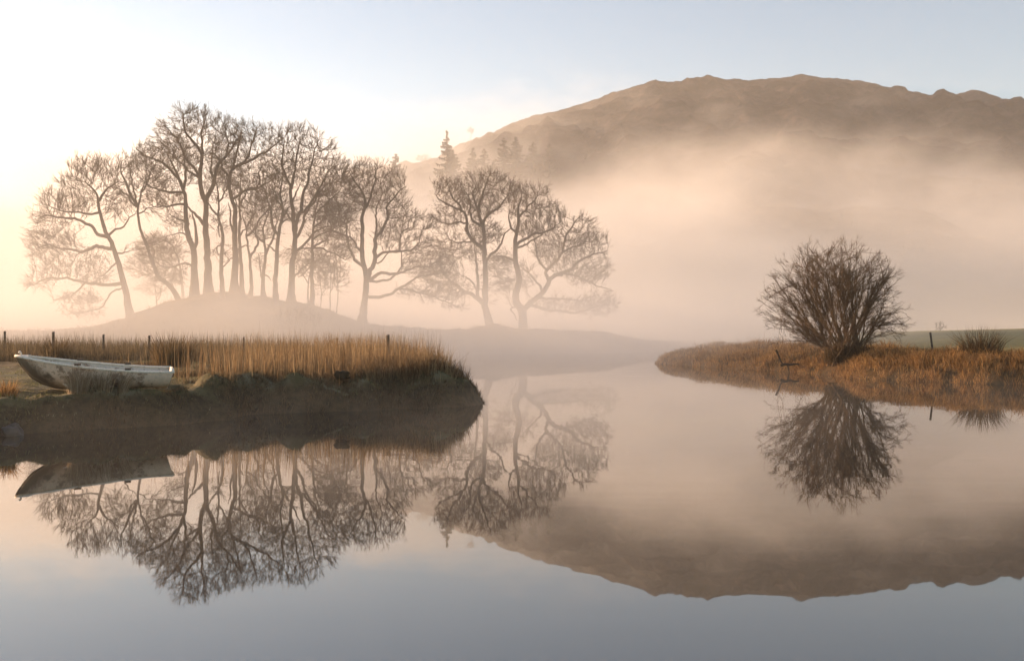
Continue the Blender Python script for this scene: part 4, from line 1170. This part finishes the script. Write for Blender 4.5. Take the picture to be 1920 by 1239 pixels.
for sg in (1, -1):
    hb = np.interp(fine_s, S_, HB); sh = np.interp(fine_s, S_, SH)
    pts = np.stack([(1 - fine_s) * BL - 0.10 * (fine_s > 0.97) * (fine_s - 0.97) / 0.03 + (fine_s == 0) * 0.03, sg * (hb - 0.005), sh + 0.010], 1)
    rect_tube(pts, 0.030, 0.022, M_rim, 'gunwale')
rect_tube([(-0.10, -0.50, SH[-1] + 0.006), (-0.10, 0, SH[-1] + 0.02), (-0.10, 0.50, SH[-1] + 0.006)], 0.028, 0.020, M_rim, 'transom_cap')
for s, w in ((0.22, 0.10), (0.52, 0.13), (0.88, 0.16)):
    hb = np.interp(s, S_, HB) - 0.055; z = np.interp(s, S_, SH) - 0.13; x = (1 - s) * BL
    slab('thwart', [(x - w, -hb, z), (x + w, -hb, z), (x + w, hb, z), (x - w, hb, z)], (0, 0, 0.025), M_inner)
for s in (0.40, 0.73):
    for sg in (1, -1):
        hb = np.interp(s, S_, HB); z = np.interp(s, S_, SH) + 0.034; x = (1 - s) * BL
        y0 = sg * (hb - 0.005)
        slab('rowlock_block', [(x - .055, y0 - .03, z), (x + .055, y0 - .03, z), (x + .055, y0 + .03, z), (x - .055, y0 + .03, z)], (0, 0, 0.035), M_post)
slab('breasthook', [(BL - 0.02, -.02, SH[0] + .012), (BL - 0.02, .02, SH[0] + .012), (BL - .22, .20, SH[2] + .020), (BL - .16, 0, SH[2] + .022), (BL - .22, -.20, SH[2] + .020)], (0, 0, 0.014), M_rim)
v_, q, t3 = chain_mesh([(BL - .06, -.01, SH[0] + .02), (BL - .05, 0, SH[0] + .07), (BL - .04, .02, SH[0] + .09), (BL - .02, .03, SH[0] + .07)], [.016, .02, .02, .012], 7)
link('bow_ring', mesh_np('bow_ring', v_, [q, t3], M_rim, True), boat)
v_, q, t3 = chain_mesh([(BL + .02, 0, SH[0]), (BL - .035, 0, .50), (BL * .945, 0, .345), (BL * .90, 0, .205), (BL * .83, 0, .095), (BL * .75, 0, .025), (BL * .6, 0, -.012), (BL * .3, 0, -.015), (0.0, 0, -.002)], [.024] * 9, 6)
link('keel', mesh_np('keel', v_, [q, t3], M_hull, True), boat)
for sg in (1, -1):
    v_, q, t3 = chain_mesh([(BL * .70, sg * .34, .13), (BL * .66, sg * .42, .085), (BL * .58, sg * .47, .05), (BL * .45, sg * .49, .04)], [.010, .022, .022, .012], 6)
    link('bilge_strip', mesh_np('bilge_strip', v_, [q, t3], M_rim, True), boat)

# ------------------------------------------------------------------ conifers on the hillside
M_needle = mat_simple('needles', [(0.3, (0.018, 0.022, 0.012)), (0.7, (0.045, 0.050, 0.026))], 0.6, 0.9, 0)
def spruce_meshes(seed, ragged):
    rs = np.random.RandomState(seed)
    H = 1.0
    vs = []; fs = []
    L = 26
    for k in range(L):
        z = 0.10 + 0.88 * (k / (L - 1)) ** 0.95
        R0 = 0.21 * (1 - z) ** 0.8 + 0.012
        nb = 7 if k < L - 5 else 5
        for j in range(nb):
            if rs.rand() < ragged: continue
            a = rs.uniform(0, 2 * math.pi); r = R0 * rs.uniform(0.55, 1.2)
            ca, sa = math.cos(a), math.sin(a); droop = -0.28 * r + rs.normal(0, 0.01)
            lift = 0.10 * r
            for q in range(5):
                t0, t1 = q / 5, (q + 1) / 5
                zz = lambda t: z + droop * math.sin(t * 1.9) + lift * t * t * 2
                w = (0.034 + 0.02 * rs.rand()) * (1 - t0 * 0.55) * (0.5 + 0.5 * (1 - z))
                p0 = np.array([ca * r * t0, sa * r * t0, zz(t0)]); p1 = np.array([ca * r * t1 * 1.06, sa * r * t1 * 1.06, zz(t1)])
                sd = np.array([-sa, ca, 0]) * w
                hang = np.array([0, 0, -0.020 - 0.018 * rs.rand()])
                b0 = len(vs)
                vs += [p0, p1 + sd * 0.9 + hang * 0.6, p1, p1 - sd * 0.9 + hang * 0.6, p0 * 0.5 + p1 * 0.5 + hang * 1.6]
                fs += [[b0, b0 + 1, b0 + 2], [b0, b0 + 2, b0 + 3], [b0, b0 + 2, b0 + 4]]
    crown = mesh_np('crown', np.array(vs), [np.array(fs)], M_needle)
    pts = [(0, 0, -0.06), (0, 0, 0.2), (0.004, 0, 0.6), (0, 0, 1.0)]
    v_, q, t3 = chain_mesh(pts, [0.016, 0.013, 0.008, 0.002], 6)
    return mesh_np('trunk', v_, [q, t3], M_bark, True), crown
SP = [spruce_meshes(301, 0.15), spruce_meshes(302, 0.25), spruce_meshes(303, 0.2)]
GC = 'conifers on the misty hillside'
mist_lab = 'faint spruce almost dissolved in the mist at the foot of the mountain'
for k, (u, v, d, lab) in enumerate([
    (838, 243, 350, 'tallest dark spruce on the hillside, its tip breaking the skyline'),
    (850, 280, 352, 'shorter spruce pressed against the tallest one on the hillside'),
    (742, 288, 360, 'lone small spruce on the low shoulder of the hill, left of the tallest'),
    (886, 276, 362, 'narrow spruce just right of the tallest, on the slope below the skyline'),
    (908, 278, 358, 'narrow spruce next to the close pair on the slope'),
    (945, 258, 352, 'first of two big spruces standing close together on the slope'),
    (968, 256, 356, 'second of two big spruces standing close together on the slope'),
    (999, 266, 372, 'hazy spruce just right of the close pair'),
    (1030, 268, 378, 'hazy spruce alone on the slope, right of the close pair'),
    (925, 300, 350, 'small spruce between the narrow spruces and the close pair'),
    (1100, 288, 430, mist_lab), (1136, 296, 430, mist_lab), (1162, 312, 420, mist_lab), (1182, 302, 425, mist_lab), (1210, 322, 420, mist_lab), (1238, 332, 415, mist_lab)]):
    d *= 1.16
    x = (u - 960) / FPX * d; zt = CAM_Z - (v - 628) / FPX * d
    zb = mountain_h(x, d)
    H = max(zt - zb, 8.0)
    root = empty('spruce_tree', (x, d, zt - H), lab, 'spruce', GC)
    root.rotation_euler = (0, 0, k * 1.3)
    w = np.clip(34.0 / H, 0.8, 1.9)
    root.scale = (H * w, H * w, H)
    t_m, c_m = SP[k % 3]
    link('trunk', t_m, root); link('crown', c_m, root)
for u, v, d, w, sd, lab in ((793, 291, 380, 14, 71, 'small round leafless tree on the low shoulder of the hill'), (682, 292, 330, 16, 72, 'hazy leafless treetop behind the lone oak'),
                            (706, 298, 330, 12, 73, 'hazy leafless treetop right behind the crown of the lone oak'), (883, 240, 420, 6, 74, 'thin dead tree on the skyline right of the tallest spruce')):
    # stand it on the crest seen in that direction
    ds = np.linspace(300, 715, 140); hz = [mountain_h((u - 960) / FPX * q, q) for q in ds]
    d = float(ds[int(np.argmax((np.array(hz) - CAM_Z) / ds))]) - 4
    x = (u - 960) / FPX * d; zb = mountain_h(x, d) - 0.5
    rs_ = np.random.RandomState(sd)
    T = Tree(sd)
    H = max(CAM_Z - (v - 628) / FPX * d - zb, 3.5)
    b0 = np.array([x, d, zb])
    root = empty('hill_tree', b0, lab, 'tree', 'leafless trees on the hillside')
    T.chain([b0 * 0 + (0, 0, -0.3), (0.1, 0, H * 0.4), (0, 0.2, H * 0.8)], 0.25, 0.06, 0.5, None, 0.3, 0.05)
    v_, q, t3 = chain_mesh(*T.chains[0], 6)
    link('trunk', mesh_np('trunk', v_, [q, t3], M_bark, True), root)
    a = w / FPX * d; qd = T.rs.normal(0, 1, (160, 3)); qd /= np.linalg.norm(qd, axis=1, keepdims=True); qd *= T.rs.rand(160, 1) ** 0.4
    hh = min(a, H * 0.45)
    T.grow(np.array([0, 0, H - hh]) + qd * np.array([a, a, hh]), 0.8, 0.9, 0.3, 0.1)
    v_, f_ = join(T.branches(0.04) + T.sprays(2, 1.5, 0.03, 4, 0.9, 0.02, np.array([0, 0, H - 2 * hh])))
    link('crown', mesh_np('crown', np.concatenate([v_, T.tri[0]]), [f_, T.tri[1] + len(v_)], M_twig), root)
